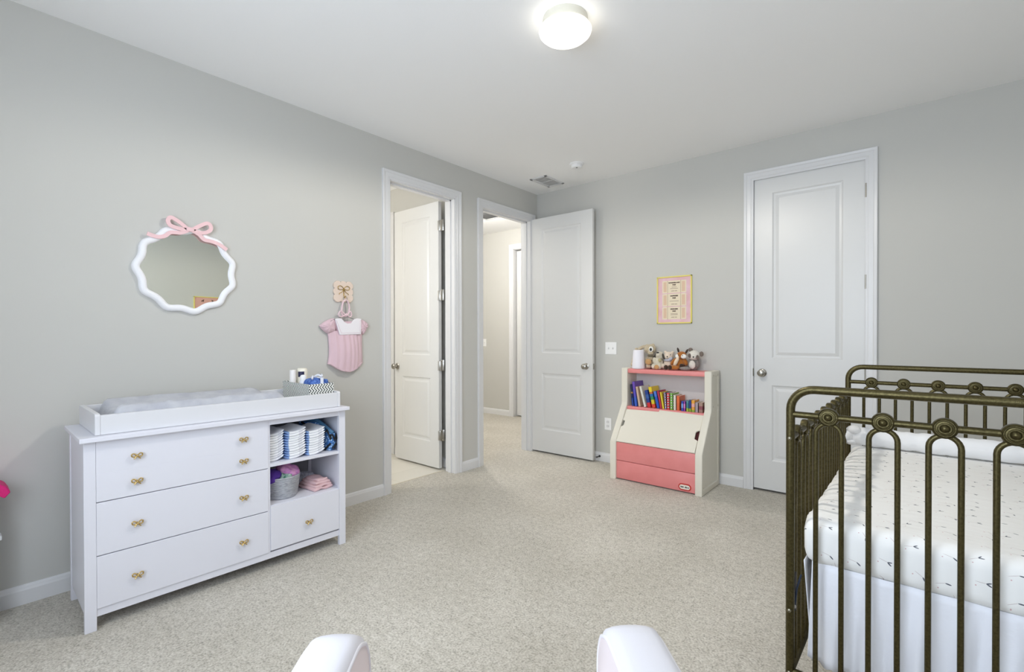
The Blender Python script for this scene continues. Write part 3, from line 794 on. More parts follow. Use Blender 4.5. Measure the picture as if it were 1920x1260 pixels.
for st, (uc, wd, nf, cnt) in zip(('left', 'middle', 'right'), ((.782, .084, -.045, 11), (.884, .106, -.028, 11), (.996, .106, -.028, 10))):
    proto = None
    for k in range(cnt):
        wz = .5525 + k*.0136
        pos = dw(uc + random.uniform(-.0025, .0025), nf + random.uniform(-.002, .002), wz); rz = DROT + random.uniform(-.015, .015)
        idx = cnt-1-k; lab = ORD[idx] if idx < cnt-1 else 'bottom'
        label = f'white folded diaper, {lab} of the {st} stack on the dresser shelf'
        if proto is None:
            proto = obj('diaper', diaper_bm(wd), [DW, DB, DP]); o = proto
        else:
            o = proto.copy(); link(o)
        o.location = pos; o.rotation_euler = (0, 0, rz); tag(o, label, 'diaper', 'folded diapers on the dresser shelf')
# patterned pouch behind the diapers
def zig_mat():
    m = bpy.data.materials.new('blue print pouch'); m.use_nodes = True; nt = m.node_tree; b = nt.nodes['Principled BSDF']; b.inputs['Roughness'].default_value = .7
    tc = nt.nodes.new('ShaderNodeTexCoord'); v = nt.nodes.new('ShaderNodeTexVoronoi'); v.inputs['Scale'].default_value = 70; nt.links.new(tc.outputs['Object'], v.inputs['Vector'])
    r = nt.nodes.new('ShaderNodeValToRGB'); r.color_ramp.elements[0].position = .25; r.color_ramp.elements[1].position = .45; r.color_ramp.elements[0].color = lin('#A9CBE8'); r.color_ramp.elements[1].color = lin('#3C6FB0')
    nt.links.new(v.outputs['Distance'], r.inputs['Fac']); nt.links.new(r.outputs['Color'], b.inputs['Base Color']); return m
t = thing('zip_pouch', 'blue patterned pouch with black zigzag trim behind the right diaper stack', 'pouch', dw(1.092, -.085, .5525), DROT+math.radians(13))
bm = NB(); prism(bm, [(-.06, 0), (.20, 0), (.22, .150), (.05, .158), (-.075, .098), (-.072, .03)], 'x', -.012, .022, .006, 2); o = obj('pouch_body', bm, zig_mat(), t, True, 50)
o.location = (0, .02, 0)
bm = NB(); tube(bm, [(-.015, .20, .150), (-.015, .13, .125), (-.015, .09, .145), (-.015, .03, .090), (-.015, -.02, .120), (-.015, -.052, .07), (-.014, -.05, .10)], .0055, 8); tube(bm, [(-.014, -.048, .045), (-.014, 0, .004)], .006, 8); tube(bm, [(-.010, -.058, .098), (.006, -.060, .060), (.016, -.058, .096), (.026, -.056, .062)], .005, 8); tube(bm, [(.020, -.056, .040), (-.004, -.052, .012)], .006, 8)
obj('zigzag_trim', bm, mat('black trim', '#17181C', .7), t)
bm = NB(); tube(bm, [(.0, -.052, .104), (.0, .07, .166), (.0, .238, .157)], .011, 8); obj('teal_edge', bm, mat('teal edging', '#3F6E93', .6), t, True)

# rope basket with clothes
def rope_mat():
    m = bpy.data.materials.new('grey rope'); m.use_nodes = True; nt = m.node_tree; b = nt.nodes['Principled BSDF']; b.inputs['Roughness'].default_value = .9
    tc = nt.nodes.new('ShaderNodeTexCoord'); n = nt.nodes.new('ShaderNodeTexNoise'); n.inputs['Scale'].default_value = 90; n.inputs['Detail'].default_value = 4
    mp = nt.nodes.new('ShaderNodeMapping'); mp.inputs['Scale'].default_value = (.5, .5, 3); nt.links.new(tc.outputs['Object'], mp.inputs[0]); nt.links.new(mp.outputs[0], n.inputs['Vector'])
    r = nt.nodes.new('ShaderNodeValToRGB'); r.color_ramp.elements[0].position = .3; r.color_ramp.elements[1].position = .7; r.color_ramp.elements[0].color = lin('#8E9096'); r.color_ramp.elements[1].color = lin('#B9BBC0')
    nt.links.new(n.outputs['Fac'], r.inputs['Fac']); nt.links.new(r.outputs['Color'], b.inputs['Base Color']); return m
t = thing('rope_basket', 'oval grey rope basket of clothes on the lower dresser shelf', 'basket', dw(.846, -.165, .3325), DROT)
bm = NB(); prof = [(0, .003)]; NR = 16
for i in range(NR*4+1):
    z = .118*i/(NR*4); k = i/(NR*4); r = .090 + .016*k**.8 + .0016*abs(math.sin(PI*i/4))
    prof.append((r*(.93 if i == 0 else 1), z))
prof += [(.100, .119), (.099, .112), (.092, .02), (0, .012)]
lathe(bm, prof, 40, sx=1.0, sy=1.25); obj('basket_body', bm, rope_mat(), t, True, 60)
def lump(name, label, cat, loc, r, m, seed, amp=.014, fr=18, rot=0, sub=4, flatz=None):
    bm = NB(); ell(bm, (0, 0, 0), r, sub=sub)
    for v in bm.verts:
        nn = noise.noise(v.co*fr + Vector((seed, seed*2, 0))) + .5*noise.noise(v.co*fr*2.3 + Vector((seed, 0, seed)))
        v.co += v.co.normalized()*amp*nn
        if flatz is not None: v.co.z = max(v.co.z, flatz)
    o = obj(name, bm, m, None, True); o.location = loc; o.rotation_euler = (0, 0, DROT+rot)
    return tag(o, label, cat)
lump('folded_garment', 'purple garment at the left in the grey rope basket', 'clothes', dw(.795, -.135, .448), (.046, .075, .040), mat('purple cloth', '#5A35A0', .8), 1)
lump('folded_garment', 'pink and orchid floral garment at the right in the rope basket', 'clothes', dw(.884, -.150, .455), (.056, .085, .048), mat('orchid floral cloth', '#C277BC', .8, vary=(45, '#E7A9CF')), 4, .018)
lump('hair_ribbon', 'dark green ribbon tucked between the clothes in the rope basket', 'ribbon', dw(.850, -.105, .440), (.050, .045, .026), mat('green ribbon', '#3F7A62', .7, vary=(50, '#CFE0D2')), 9, .020, 34)
bm = NB()
for k, (wx, wy, dz) in enumerate(((.062, .085, 0), (.058, .080, .015), (.052, .074, .029), (.040, .066, .041))):
    tt = NB(); bx(tt, -wx+.004*k, wx, -wy, wy, dz, dz+.017, .008, 3); bmesh.ops.subdivide_edges(tt, edges=[e for e in tt.edges if e.calc_length() > .03], cuts=5, use_grid_fill=True)
    for v in tt.verts: v.co += Vector((.5, .5, 1))*.007*noise.noise(v.co*26 + Vector((k, 0, 0)))
    for v in tt.verts: v.co.z = max(v.co.z, .001)
    merge(bm, tt)
o = obj('folded_garment', bm, mat('dusty pink cloth', '#D6B4B6', .85), None, True); o.location = dw(1.046, -.135, .3325); o.rotation_euler = (0, 0, DROT+.12)
tag(o, 'folded pink garment at the right end of the lower dresser shelf', 'clothes')
lump('folded_garment', 'grey knitted garment behind the folded pink one in the dresser', 'clothes', dw(1.030, -.255, .367), (.070, .055, .038), mat('grey knit', '#8D8F9C', .9, vary=(90, '#B6B8C2')), 17, .010, 20, 0, 4, -.034)

# ------------------------------------------------------------------ pink and white toy shelf
TX, TY = 1.117, -.445
t = thing('toy_shelf', 'pink and cream plastic toy bin bookshelf against the far wall', 'toy shelf', (TX, TY, 0))
TW = .780; PT = .056
prof = [(0, .012), (.004, 0), (.415, 0), (.42, .004), (.42, .930), (.412, .937), (.222, .937), (.214, .929), (.214, .640), (.209, .615), (.018, .345), (0, .315)]
def inset_poly(pts, d):
    out = []; n = len(pts); ar = sum(pts[i][0]*pts[(i+1) % n][1]-pts[(i+1) % n][0]*pts[i][1] for i in range(n)); sg = 1 if ar > 0 else -1
    for i in range(n):
        a, b, c = Vector(pts[i-1]), Vector(pts[i]), Vector(pts[(i+1) % n])
        e1, e2 = (b-a).normalized(), (c-b).normalized()
        n1, n2 = Vector((-e1.y, e1.x))*sg, Vector((-e2.y, e2.x))*sg
        m_ = n1+n2; k = d/max(.35, m_.dot(n1))
        out.append((b.x+m_.x*k, b.y+m_.y*k))
    return out
rim = [(0, 0), (.42, 0), (.42, .937), (.214, .937), (.214, .640), (.209, .615), (.018, .345), (0, .315)]
for k, x0 in enumerate((0, TW-PT)):
    xo, xi = (x0, x0+PT) if k == 0 else (x0+PT, x0); sgn = 1 if k == 0 else -1
    i1, i2 = inset_poly(rim, .040), inset_poly(rim, .046)
    bm = NB()
    L = [[bm.verts.new((x, p[0], p[1])) for p in pp] for x, pp in ((xi, rim), (xo, rim), (xo, i1), (xo+sgn*.006, i2))]
    for A, B in zip(L, L[1:]):
        for q in range(len(rim)): bm.faces.new((A[q], A[(q+1) % len(rim)], B[(q+1) % len(rim)], B[q]))
    bm.faces.new(L[0]); bm.faces.new(L[-1])
    bmesh.ops.recalc_face_normals(bm, faces=bm.faces[:])
    per = [e for e in bm.edges if (e.verts[0] in L[1] and e.verts[1] in L[1]) or (e.verts[0] in L[0] and e.verts[1] in L[0])]
    bmesh.ops.bevel(bm, geom=per, offset=.007, segments=3, affect='EDGES', profile=.5)
    bmesh.ops.triangulate(bm, faces=[q for q in bm.faces if len(q.verts) > 4])
    o = obj('side_panel', bm, PLAS, t, True, 35)
    for (yy, zz, rr) in ((.255, .905, .009), (.375, .905, .009), (.255, .655, .008), (.375, .655, .008), (.03, .19, .007), (.03, .06, .005)):
        bm = NB(); lathe(bm, [(0, 0), (rr, 0), (rr*.8, .002), (0, .0015)], 12, Matrix.Translation((x0 + (PT-.0005 if k else .0005), yy, zz)) @ Matrix.Rotation(PI/2 if k else -PI/2, 4, 'Y'))
        obj('screw_cap', bm, mat('cream shade', '#C9C4B2', .5), o)
bm = NB(); bx(bm, PT, TW-PT, .222, .415, .893, .930, .006); obj('top_shelf', bm, PINK, t, True, 40)
bm = NB(); bx(bm, PT, TW-PT, .222, .415, .580, .6015, .004); bx(bm, PT, PT+.30, .210, .226, .560, .6010, .005); bx(bm, PT+.30, TW-PT, .210, .226, .576, .6010, .005); obj('lower_shelf', bm, PINK, t, True, 40)
bm = NB(); bx(bm, PT-.01, TW-PT+.01, .400, .414, .05, .92); obj('back_panel', bm, mat('shelf back', '#D9D6D4', .5), t)
bm = NB(); bx(bm, PT, TW-PT, .012, .030, .008, .1585, .005); obj('front_board', bm, PINK, t, True, 40)
bm = NB(); bx(bm, PT, TW-PT, .012, .030, .1615, .316, .005); obj('front_board', bm, PINK, t, True, 40)
# slanted lid, local plane (x, s)
lw = TW-2*PT; sl = .335
tt_ = bmesh.new()
nx = .018
poly = [(.002, 0), (lw-.002, 0), (lw-.002, .105), (lw-.030, .118), (lw-.030, .178), (lw-.014, .192), (lw-.002, .192), (lw-.002, sl-.004), (.300, sl+.004), (.298, sl-.012), (.002, sl-.018), (.002, .205), (.022, .200), (.022, .158), (.010, .146), (.002, .146)]
bm = NB(); prism(bm, poly, 'z', 0, .014, .002, 1)
ang = math.atan2(.262, .200)
bmesh.ops.transform(bm, matrix=Matrix.Translation((PT, .014, .316)) @ Matrix.Rotation(ang, 4, 'X'), verts=bm.verts[:])
obj('bin_lid', bm, PLAS, t)
bm = NB(); bx(bm, lw-.036, lw-.004, .100, .196, -.030, -.010); bmesh.ops.transform(bm, matrix=Matrix.Translation((PT, .014, .316)) @ Matrix.Rotation(ang, 4, 'X'), verts=bm.verts[:]); obj('bin_interior', bm, mat('bin dark red', '#4A0D12', .7), t)
bm = NB()
LX, LZ = 1.761-TX, .046
def stad(hw, hh, n=10): return [(LX+hw-hh+hh*math.cos(a), LZ+hh*math.sin(a)) for a in [(-PI/2+PI*i/n) for i in range(n+1)]] + [(LX-hw+hh+hh*math.cos(a), LZ+hh*math.sin(a)) for a in [(PI/2+PI*i/n) for i in range(n+1)]]
prism(bm, stad(.050, .026), 'y', .0085, .013); lg = obj('logo_badge', bm, mat('badge red', '#C2362F', .4), t)
bm = NB(); prism(bm, stad(.041, .017), 'y', .0075, .009); obj('badge_face', bm, mat('badge white', '#F4EDE2', .4), lg)
lettering('little tikes', .0165, mat('badge ink', '#25251F', .6), lg, (LX, .0072, LZ), (PI/2, 0, 0), .0004, bold=.0007)

# books on the lower shelf
def bands(name, cols, axis=2):
    m = bpy.data.materials.new(name); m.use_nodes = True; nt = m.node_tree; b = nt.nodes['Principled BSDF']; b.inputs['Roughness'].default_value = .4
    tc = nt.nodes.new('ShaderNodeTexCoord'); sp = nt.nodes.new('ShaderNodeSeparateXYZ'); nt.links.new(tc.outputs['Object'], sp.inputs[0])
    r = nt.nodes.new('ShaderNodeValToRGB'); r.color_ramp.interpolation = 'CONSTANT'; e = r.color_ramp.elements
    e[0].position = 0; e[0].color = lin(cols[0][1]); e[1].position = cols[1][0]; e[1].color = lin(cols[1][1])
    for p, c in cols[2:]: k = e.new(p); k.color = lin(c)
    nt.links.new(MATH(nt, 'MULTIPLY', sp.outputs[axis], 5.), r.inputs['Fac']); nt.links.new(r.outputs['Color'], b.inputs['Base Color']); return m
def dots(name, base, a='#F2F2F2', bcol='#222222'):
    m = bpy.data.materials.new(name); m.use_nodes = True; nt = m.node_tree; b = nt.nodes['Principled BSDF']; b.inputs['Roughness'].default_value = .4
    tc = nt.nodes.new('ShaderNodeTexCoord'); sp = nt.nodes.new('ShaderNodeSeparateXYZ'); nt.links.new(tc.outputs['Object'], sp.inputs[0])
    z = MATH(nt, 'FRACT', MATH(nt, 'MULTIPLY', sp.outputs[2], 48.)); s = MATH(nt, 'GREATER_THAN', z, .62); w = MATH(nt, 'LESS_THAN', MATH(nt, 'FRACT', MATH(nt, 'MULTIPLY', sp.outputs[0], 62.)), .45)
    m1 = nt.nodes.new('ShaderNodeMixRGB'); m1.inputs[1].default_value = lin(a); m1.inputs[2].default_value = lin(bcol); nt.links.new(w, m1.inputs[0])
    m2 = nt.nodes.new('ShaderNodeMixRGB'); m2.inputs[1].default_value = lin(base); nt.links.new(m1.outputs[0], m2.inputs[2]); nt.links.new(s, m2.inputs[0]); nt.links.new(m2.outputs[0], b.inputs['Base Color']); return m
PAGE = mat('paper pages', '#E9E4D6', .8)
BK = [ # x bottom-left, thickness, x top-left, height, depth, material, label
 (1.212, .020, 1.194, .190, .150, bands('navy book', ((0, '#23408F'), (.35, '#1E2A55'), (.55, '#A57A45'), (.62, '#20294E'))), 'tall navy picture book, leftmost on the toy shelf'),
 (1.238, .026, 1.212, .215, .165, bands('purple book', ((0, '#3B60C0'), (.40, '#5A4FB8'), (.75, '#6D4FB0'))), 'tallest purple and blue book near the left of the row'),
 (1.274, .022, 1.245, .174, .150, mat('tan book', '#CDB09A', .5), 'tan book leaning between the purple and white books'),
 (1.325, .022, 1.278, .182, .150, mat('white grey book', '#DEDDD6', .5), 'thick white book leaning right of the tan one'),
 (1.359, .030, 1.330, .148, .140, bands('striped navy book', ((0, '#D23236'), (.20, '#24418C'), (.38, '#3D62A8'), (.55, '#24418C'))), 'navy striped book with a red foot beside the yellow one'),
 (1.401, .030, 1.362, .180, .145, bands('yellow multicolour book', ((0, '#D9482F'), (.16, '#D8C331'), (.34, '#3E8E57'), (.48, '#2E6FA8'), (.60, '#C9683A'), (.68, '#E8CE2F'))), 'tall yellow book with green, blue and red spine bands'),
 (1.443, .025, 1.409, .146, .140, bands('bright blue book', ((0, '#2B57BE'), (.5, '#4F7AD0'))), 'bright blue leaning book left of the red one'),
 (1.470, .020, 1.440, .152, .140, mat('crimson book', '#B0304A', .4), 'crimson leaning book between blue and yellow ones'),
 (1.491, .017, 1.466, .142, .140, mat('lemon book', '#E3C93A', .4), 'thin lemon yellow book left of the spotted books'),
 (1.510, .017, 1.500, .140, .130, dots('mauve dotted', '#8A7AA0'), 'mauve spotted board book, first of three spotted spines'),
 (1.5285, .026, 1.5265, .140, .130, dots('red dotted', '#CE2C36'), 'red spotted board book, middle of three spotted spines'),
 (1.556, .026, 1.555, .140, .130, dots('green dotted', '#78B93E'), 'green spotted board book, last of three spotted spines'),
 (1.587, .021, 1.585, .125, .125, mat('cream book', '#E2DACC', .5), 'cream book right of the green spotted one'),
 (1.613, .025, 1.612, .120, .125, bands('orange book', ((0, '#D9663A'), (.3, '#E0703F'))), 'orange book right of the cream one'),
 (1.651, .017, 1.651, .080, .100, bands('small blue', ((0, '#3A50B8'), (.12, '#7CA5E6'), (.3, '#3A50B8'))), 'small bright blue board book in the low right row'),
 (1.6695, .016, 1.6695, .080, .100, bands('small magenta', ((0, '#8A3FA8'), (.12, '#D884C4'), (.3, '#8A3FA8'))), 'small magenta board book beside the small blue one'),
 (1.692, .022, 1.692, .088, .100, bands('small teal', ((0, '#9BB43C'), (.13, '#3F7E8C'), (.34, '#56919A'))), 'small teal board book with a green foot'),
 (1.7155, .017, 1.7155, .092, .100, bands('small navy', ((0, '#9BB43C'), (.13, '#2F4490'))), 'small navy board book with a green foot'),
 (1.734, .029, 1.734, .096, .100, bands('small orange', ((0, '#88A83A'), (.08, '#E09A3A'), (.2, '#E7A8A0'), (.34, '#E8A33C'))), 'small orange board book right of the small navy one'),
 (1.7645, .024, 1.7645, .080, .100, mat('grey book', '#A79AA0', .5), 'small mauve grey board book second from the right end'),
 (1.793, .033, 1.793, .082, .100, bands('brown book', ((0, '#A07C70'), (.12, '#8A4A55'), (.26, '#A98A7C'))), 'small dusty brown board book at the right end'),
]
for (xb, th, xt, hh, dp, m, lab) in BK:
    lean = math.atan2(xb-xt, hh)
    b = thing('book', lab, 'book', (xb, TY+.226, .6025), 0, 'books on the toy shelf', rot=(0, -lean, 0))
    # lift so that the low corner of the leaning book rests on the shelf
    b.location.z += 0.0
    c = min(.0018, th*.12)
    bm = NB(); bx(bm, 0, c, 0, dp, 0, hh); bx(bm, th-c, th, 0, dp, 0, hh); bx(bm, 0, th, 0, c, 0, hh); obj('cover', bm, m, b)
    bm = NB(); bx(bm, c, th-c, c, dp-.003, .002, hh-.003); obj('pages', bm, PAGE, b)

# ------------------------------------------------------------------ plush toys on top of the toy shelf
SZ = .9305
def fur(name, c, c2=None): return mat('fur '+name, c, .95, bump=(350, .5, .004), sheen=.3, vary=(120, c2) if c2 else None)
def blobs(name, lst, m, par, vox=.0035, sm=3, rm=True):
    bm = NB()
    for c, r, *ro in lst: ell(bm, c, r, ro[0] if ro else (0, 0, 0), 3)
    for v in bm.verts: v.co.z = max(v.co.z, .002)
    o = obj(name, bm, m, par, True)
    if rm: remesh(o, vox, sm)
    return o
def dab(name, lst, m, par):
    for q in lst: blobs(name, [q], m, par, rm=False)
BLK = mat('black button', '#17151A', .3)
# 1 tan plush with long arms, behind the white cylinder
t = thing('plush_toy', 'tan long-armed plush with a white-ringed eye behind the white cylinder', 'plush toy', (1.29, -.105, SZ))
TAN = fur('tan', '#CDBFA6', '#BBAA8C')
blobs('body', [((0.03, .02, .055), (.050, .045, .060)), ((.036, .012, .172), (.052, .046, .046)), ((.002, .02, .200), (.018, .012, .018)), ((.058, .02, .206), (.016, .012, .018)), ((.058, -.030, .140), (.026, .022, .020))] +
      [((-.005-.016*i, .004, .196-.0006*i*i*3), (.018, .017, .015)) for i in range(6)] +
      [((-.085-.006*i, -.01-.004*i, .165-.026*i), (.017, .017, .020)) for i in range(6)] +
      [((.055, -.02, .10), (.022, .024, .030)), ((.050, -.045, .03), (.024, .035, .026))], TAN, t)
dab('eye_ring', [((.070, -.048, .174), (.020, .010, .025))], mat('white felt', '#ECEBE6', .8), t)
dab('eye', [((.071, -.056, .173), (.011, .006, .014))], mat('eye grey', '#2E3234', .25), t)
dab('foot_pad', [((.060, -.082, .066), (.028, .014, .026))], fur('foot tan', '#C79A66'), t)
dab('dark_patch', [((.060, -.035, .118), (.030, .020, .014)), ((.050, -.050, .038), (.030, .020, .008)), ((-.118, -.030, .032), (.010, .010, .013))], fur('olive', '#6E6450'), t)
# 2 cream dog, face up
t = thing('plush_toy', 'cream plush puppy with dark ears leaning back beside the white cylinder', 'plush toy', (1.412, -.105, SZ))
CRM = fur('cream', '#E4DDCB', '#D8CFB9')
blobs('body', [((-.004, 0, .050), (.040, .036, .055)), ((.006, .0, .118), (.034, .034, .038)), ((.008, -.026, .128), (.020, .022, .022)), ((-.022, -.050, .026), (.024, .030, .026)), ((.022, -.052, .024), (.024, .030, .024)), ((-.034, -.02, .075), (.016, .018, .030))], CRM, t)
dab('nose', [((.008, -.044, .146), (.012, .008, .006))], BLK, t)
dab('ear', [((-.034, -.005, .110), (.009, .018, .030), (0, .5, 0))], fur('dark ear', '#4A443C'), t); dab('ear', [((.043, -.005, .112), (.009, .018, .028), (0, -.35, 0))], fur('dark ear', '#4A443C'), t)
dab('foot_pad', [((.012, -.080, .022), (.022, .008, .020))], fur('foot tan', '#C79A66'), t)
dab('paw', [((.024, -.040, .080), (.014, .014, .016))], fur('olive paw', '#B9AE82'), t)
# 3 cream bear with scarf
t = thing('plush_toy', 'pale peach plush bear with a blue-grey scarf between puppy and fox', 'plush toy', (1.488, -.085, SZ))
blobs('body', [((0, 0, .048), (.038, .034, .052)), ((.004, -.004, .118), (.040, .036, .036)), ((-.028, .002, .150), (.013, .009, .013)), ((.036, .002, .148), (.013, .009, .013)), ((.008, -.034, .108), (.018, .014, .014)), ((-.028, -.035, .030), (.020, .030, .022))], fur('peach', '#E9DAC6', '#E3CFBB'), t)
dab('nose', [((.010, -.049, .112), (.006, .004, .005))], BLK, t); dab('eye', [((.030, -.032, .128), (.004, .003, .004))], BLK, t)
dab('scarf', [((.006, -.020, .080), (.036, .028, .012)), ((.032, -.034, .092), (.022, .012, .014), (0, -.6, 0))], fur('scarf', '#B9BCC8'), t)
# 4 fox
t = thing('plush_toy', 'orange plush fox with white cheeks sitting left of the grey and white bear', 'plush toy', (1.592, -.110, SZ))
FOX = fur('fox', '#B4702C', '#A4611F')
blobs('body', [((.004, .01, .048), (.042, .036, .056)), ((.024, -.006, .128), (.040, .034, .032)), ((-.044, -.01, .070), (.018, .018, .040), (0, .7, 0)), ((-.030, -.062, .024), (.062, .026, .021), (0, 0, -.25)), ((.054, .0, .070), (.018, .020, .034), (0, -.4, 0))], FOX, t)
dab('ear', [((-.008, .0, .168), (.009, .006, .024), (0, -.3, 0))], fur('fox ear', '#3A2A22'), t); dab('ear', [((.064, .0, .160), (.009, .006, .022), (0, .5, 0))], fur('fox ear', '#3A2A22'), t)
dab('cheek', [((.050, -.030, .118), (.024, .014, .020)), ((-.004, -.026, .118), (.018, .012, .018))], mat('white felt', '#ECEBE6', .8), t)
dab('eye', [((.046, -.044, .126), (.004, .003, .004)), ((.010, -.040, .128), (.004, .003, .004))], BLK, t)
dab('belly', [((-.012, -.034, .072), (.016, .014, .046), (0, .45, 0))], fur('belly peach', '#EED9BE'), t)
dab('paw', [((-.082, -.082, .024), (.018, .012, .021))], fur('dark paw', '#3B2414'), t); dab('paw', [((-.045, -.088, .024), (.017, .010, .020))], fur('dark paw', '#3B2414'), t)
dab('paw', [((.032, -.026, .040), (.020, .014, .016))], fur('dark paw', '#3B2414'), t)
# 5 raccoon
t = thing('plush_toy', 'grey and white plush bear with dark eye patches, rightmost toy', 'plush toy', (1.694, -.092, SZ))
RAC = fur('grey', '#8D8782', '#7C756F')
blobs('body', [((.002, .01, .050), (.044, .038, .060)), ((-.034, -.068, .018), (.048, .020, .016)), ((.042, .0, .060), (.016, .020, .038))], RAC, t)
blobs('head', [((.020, -.010, .128), (.048, .040, .042)), ((.030, -.046, .112), (.020, .016, .016))], fur('off white', '#E6E1D8', '#DAD3C8'), t)
dab('ear', [((-.012, .0, .174), (.019, .010, .017))], fur('ear brown', '#7A6D64'), t); dab('ear', [((.078, .0, .140), (.017, .010, .022))], fur('ear brown', '#7A6D64'), t)
dab('eye_patch', [((-.002, -.040, .126), (.020, .010, .018), (0, .5, 0)), ((.058, -.034, .114), (.013, .010, .020), (0, -.2, 0))], fur('patch', '#75695F'), t)
dab('nose', [((.033, -.062, .116), (.007, .005, .006))], BLK, t); dab('eye', [((.002, -.050, .128), (.003, .003, .003)), ((.056, -.044, .120), (.003, .003, .003))], BLK, t)
dab('belly', [((.012, -.030, .050), (.027, .014, .036))], fur('off white', '#E6E1D8', '#DAD3C8'), t)
# white cylinder device
t = thing('sound_machine', 'white tapered cylinder standing at the left of the plush toys', 'sound machine', (1.254, -.175, SZ))
bm = NB(); lathe(bm, [(0, .003), (.054, .003), (.057, .007), (.057, .013), (.046, .160), (.043, .165), (.038, .167), (0, .167)], 40); obj('housing', bm, mat('matte white shell', '#ECEAF1', .45), t, True, 40)
bm = NB(); lathe(bm, [(0, 0), (.050, 0), (.052, .004), (0, .004)], 40); obj('base_ring', bm, mat('rose ring', '#D9A5A5', .5), t)

# ------------------------------------------------------------------ crib
CO = Vector((2.842, -2.489, 0)); CR = math.radians(-.98); CW, CLn = .694, 1.35
crib = thing('crib', 'antique bronze iron crib with round medallions at the right', 'crib', CO, CR)
TZ, LZ_, SZR, BZ = 1.064, .987, .915, .207
PR, SR = .0122, .0068
def end_frame(y):
    bm = NB(); r = .062
    pts = [(0, .012)] + [(0, z) for z in (.3, .6, .9, TZ-r)] + [(r-r*math.cos(a), TZ-r+r*math.sin(a)) for a in [PI/2*i/8 for i in range(1, 9)]]
    pts = pts + [(CW-p[0], p[1]) for p in pts[::-1]]
    tube(bm, [(a, y, b) for a, b in pts], PR, 14)
    for x in (0, CW): lathe(bm, [(0, 0), (.014, 0), (.015, .012), (.0125, .018), (0, .018)], 14, Matrix.Translation((x, y, 0)))
    return obj('end_post_frame', bm, IRON, crib, True, 50)
def rail(name, a, b, r): bm = NB(); tube(bm, [a, b], r, 12); return obj(name, bm, IRON, crib, True, 50)
MZ = [(0, -.010), (.012, -.010), (.0235, -.008), (.0245, 0), (.0235, .0075), (.0205, .0105), (.0195, .0085), (.0175, .0085), (.0165, .0110), (.0135, .0115), (.0125, .0092), (.0095, .0092), (.0085, .0115), (.0055, .0150), (.0025, .0165), (0, .0168)]
MZ = [(r, z) for r, z in MZ]
MZ2 = [(0, -.0168), (.0025, -.0165), (.0055, -.0150), (.0085, -.0115), (.0095, -.0092), (.0125, -.0092), (.0135, -.0115), (.0165, -.0110), (.0175, -.0085), (.0195, -.0085), (.0205, -.0105), (.0235, -.0075), (.0245, 0)] + MZ[4:]
bm = NB(); lathe(bm, [(r_*1.1, z_*1.05) for r_, z_ in MZ2], 32); med = obj('medallion', bm, IRON, crib, True, 25)
def spin_bm(ztop, half=.0312):
    bm = NB(); zc = ztop-.020-half
    pts = [(-half, BZ), (-half, .4), (-half, .65), (-half, zc)] + [(-half*math.cos(a), zc + half*math.sin(a)*1.02) for a in [PI*i/12 for i in range(1, 12)]] + [(half, zc), (half, .65), (half, .4), (half, BZ)]
    tube(bm, [(a, 0, b) for a, b in pts], SR, 10); return bm
sp_end = obj('arch_spindle', spin_bm(LZ_), IRON, crib, True, 50); sp_side = obj('arch_spindle', spin_bm(SZR), IRON, crib, True, 50)
fm = fe = fs = True
def put(proto, loc, rot, flag):
    o = proto if flag else child_copy(proto, crib)
    o.location = loc; o.rotation_euler = rot; return o
first = True
for y in (0, CLn):
    end_frame(y)
    rail('end_rail', (0, y, LZ_), (CW, y, LZ_), .0096); rail('end_bottom_rail', (0, y, BZ), (CW, y, BZ), .0096)
    for i in range(5):
        x = .0967 + .1251*i
        put(med, (x, y, LZ_), (PI/2, 0, 0), first); put(sp_end, (x, y, 0), (0, 0, 0), first); first = False
firsts = True
bolt = None
for x in (0, CW):
    rail('side_rail', (x, 0, SZR), (x, CLn, SZR), .0100); rail('side_bottom_rail', (x, 0, BZ), (x, CLn, BZ), .0115)
    for i in range(10):
        y = .095 + (CLn-.19)/9*i
        put(med, (x, y, SZR), (PI/2, 0, PI/2), False); put(sp_side, (x, y, 0), (0, 0, PI/2), firsts); firsts = False
    for y, sg in ((0, -1), (CLn, 1)):
        for z in (SZR, .395, BZ):
            if bolt is None:
                bm = NB(); lathe(bm, [(0, 0), (.0055, 0), (.0055, .004), (.003, .0062), (0, .0066)], 12); bolt = obj('bolt', bm, mat('bolt steel', '#8F8A78', .3, 1.), crib, True, 40); o = bolt
            else: o = child_copy(bolt, crib)
            o.location = (x, y + sg*(PR-.001), z); o.rotation_euler = (PI/2 if sg < 0 else -PI/2, 0, 0)
# platform under the mattress
bm = NB()
for y in (.06, CLn-.06): bx(bm, .06, CW-.06, y-.012, y+.012, .500, .527)
for x in (.06, CW-.06): bx(bm, x-.012, x+.012, .06, CLn-.06, .500, .527)
for i in range(8): bx(bm, .06, CW-.06, .15+i*.15-.01, .15+i*.15+.01, .512, .522)
obj('mattress_support', bm, mat('dark support', '#1E2024', .5, .5), crib)
bm = NB()
for x in (.006, CW-.006):
    for y in (.022, CLn-.022): bx(bm, x-.005, x+.005, y-.008, y+.008, .385, .50)
obj('support_bracket', bm, mat('dark support', '#1E2024', .5, .5), crib)

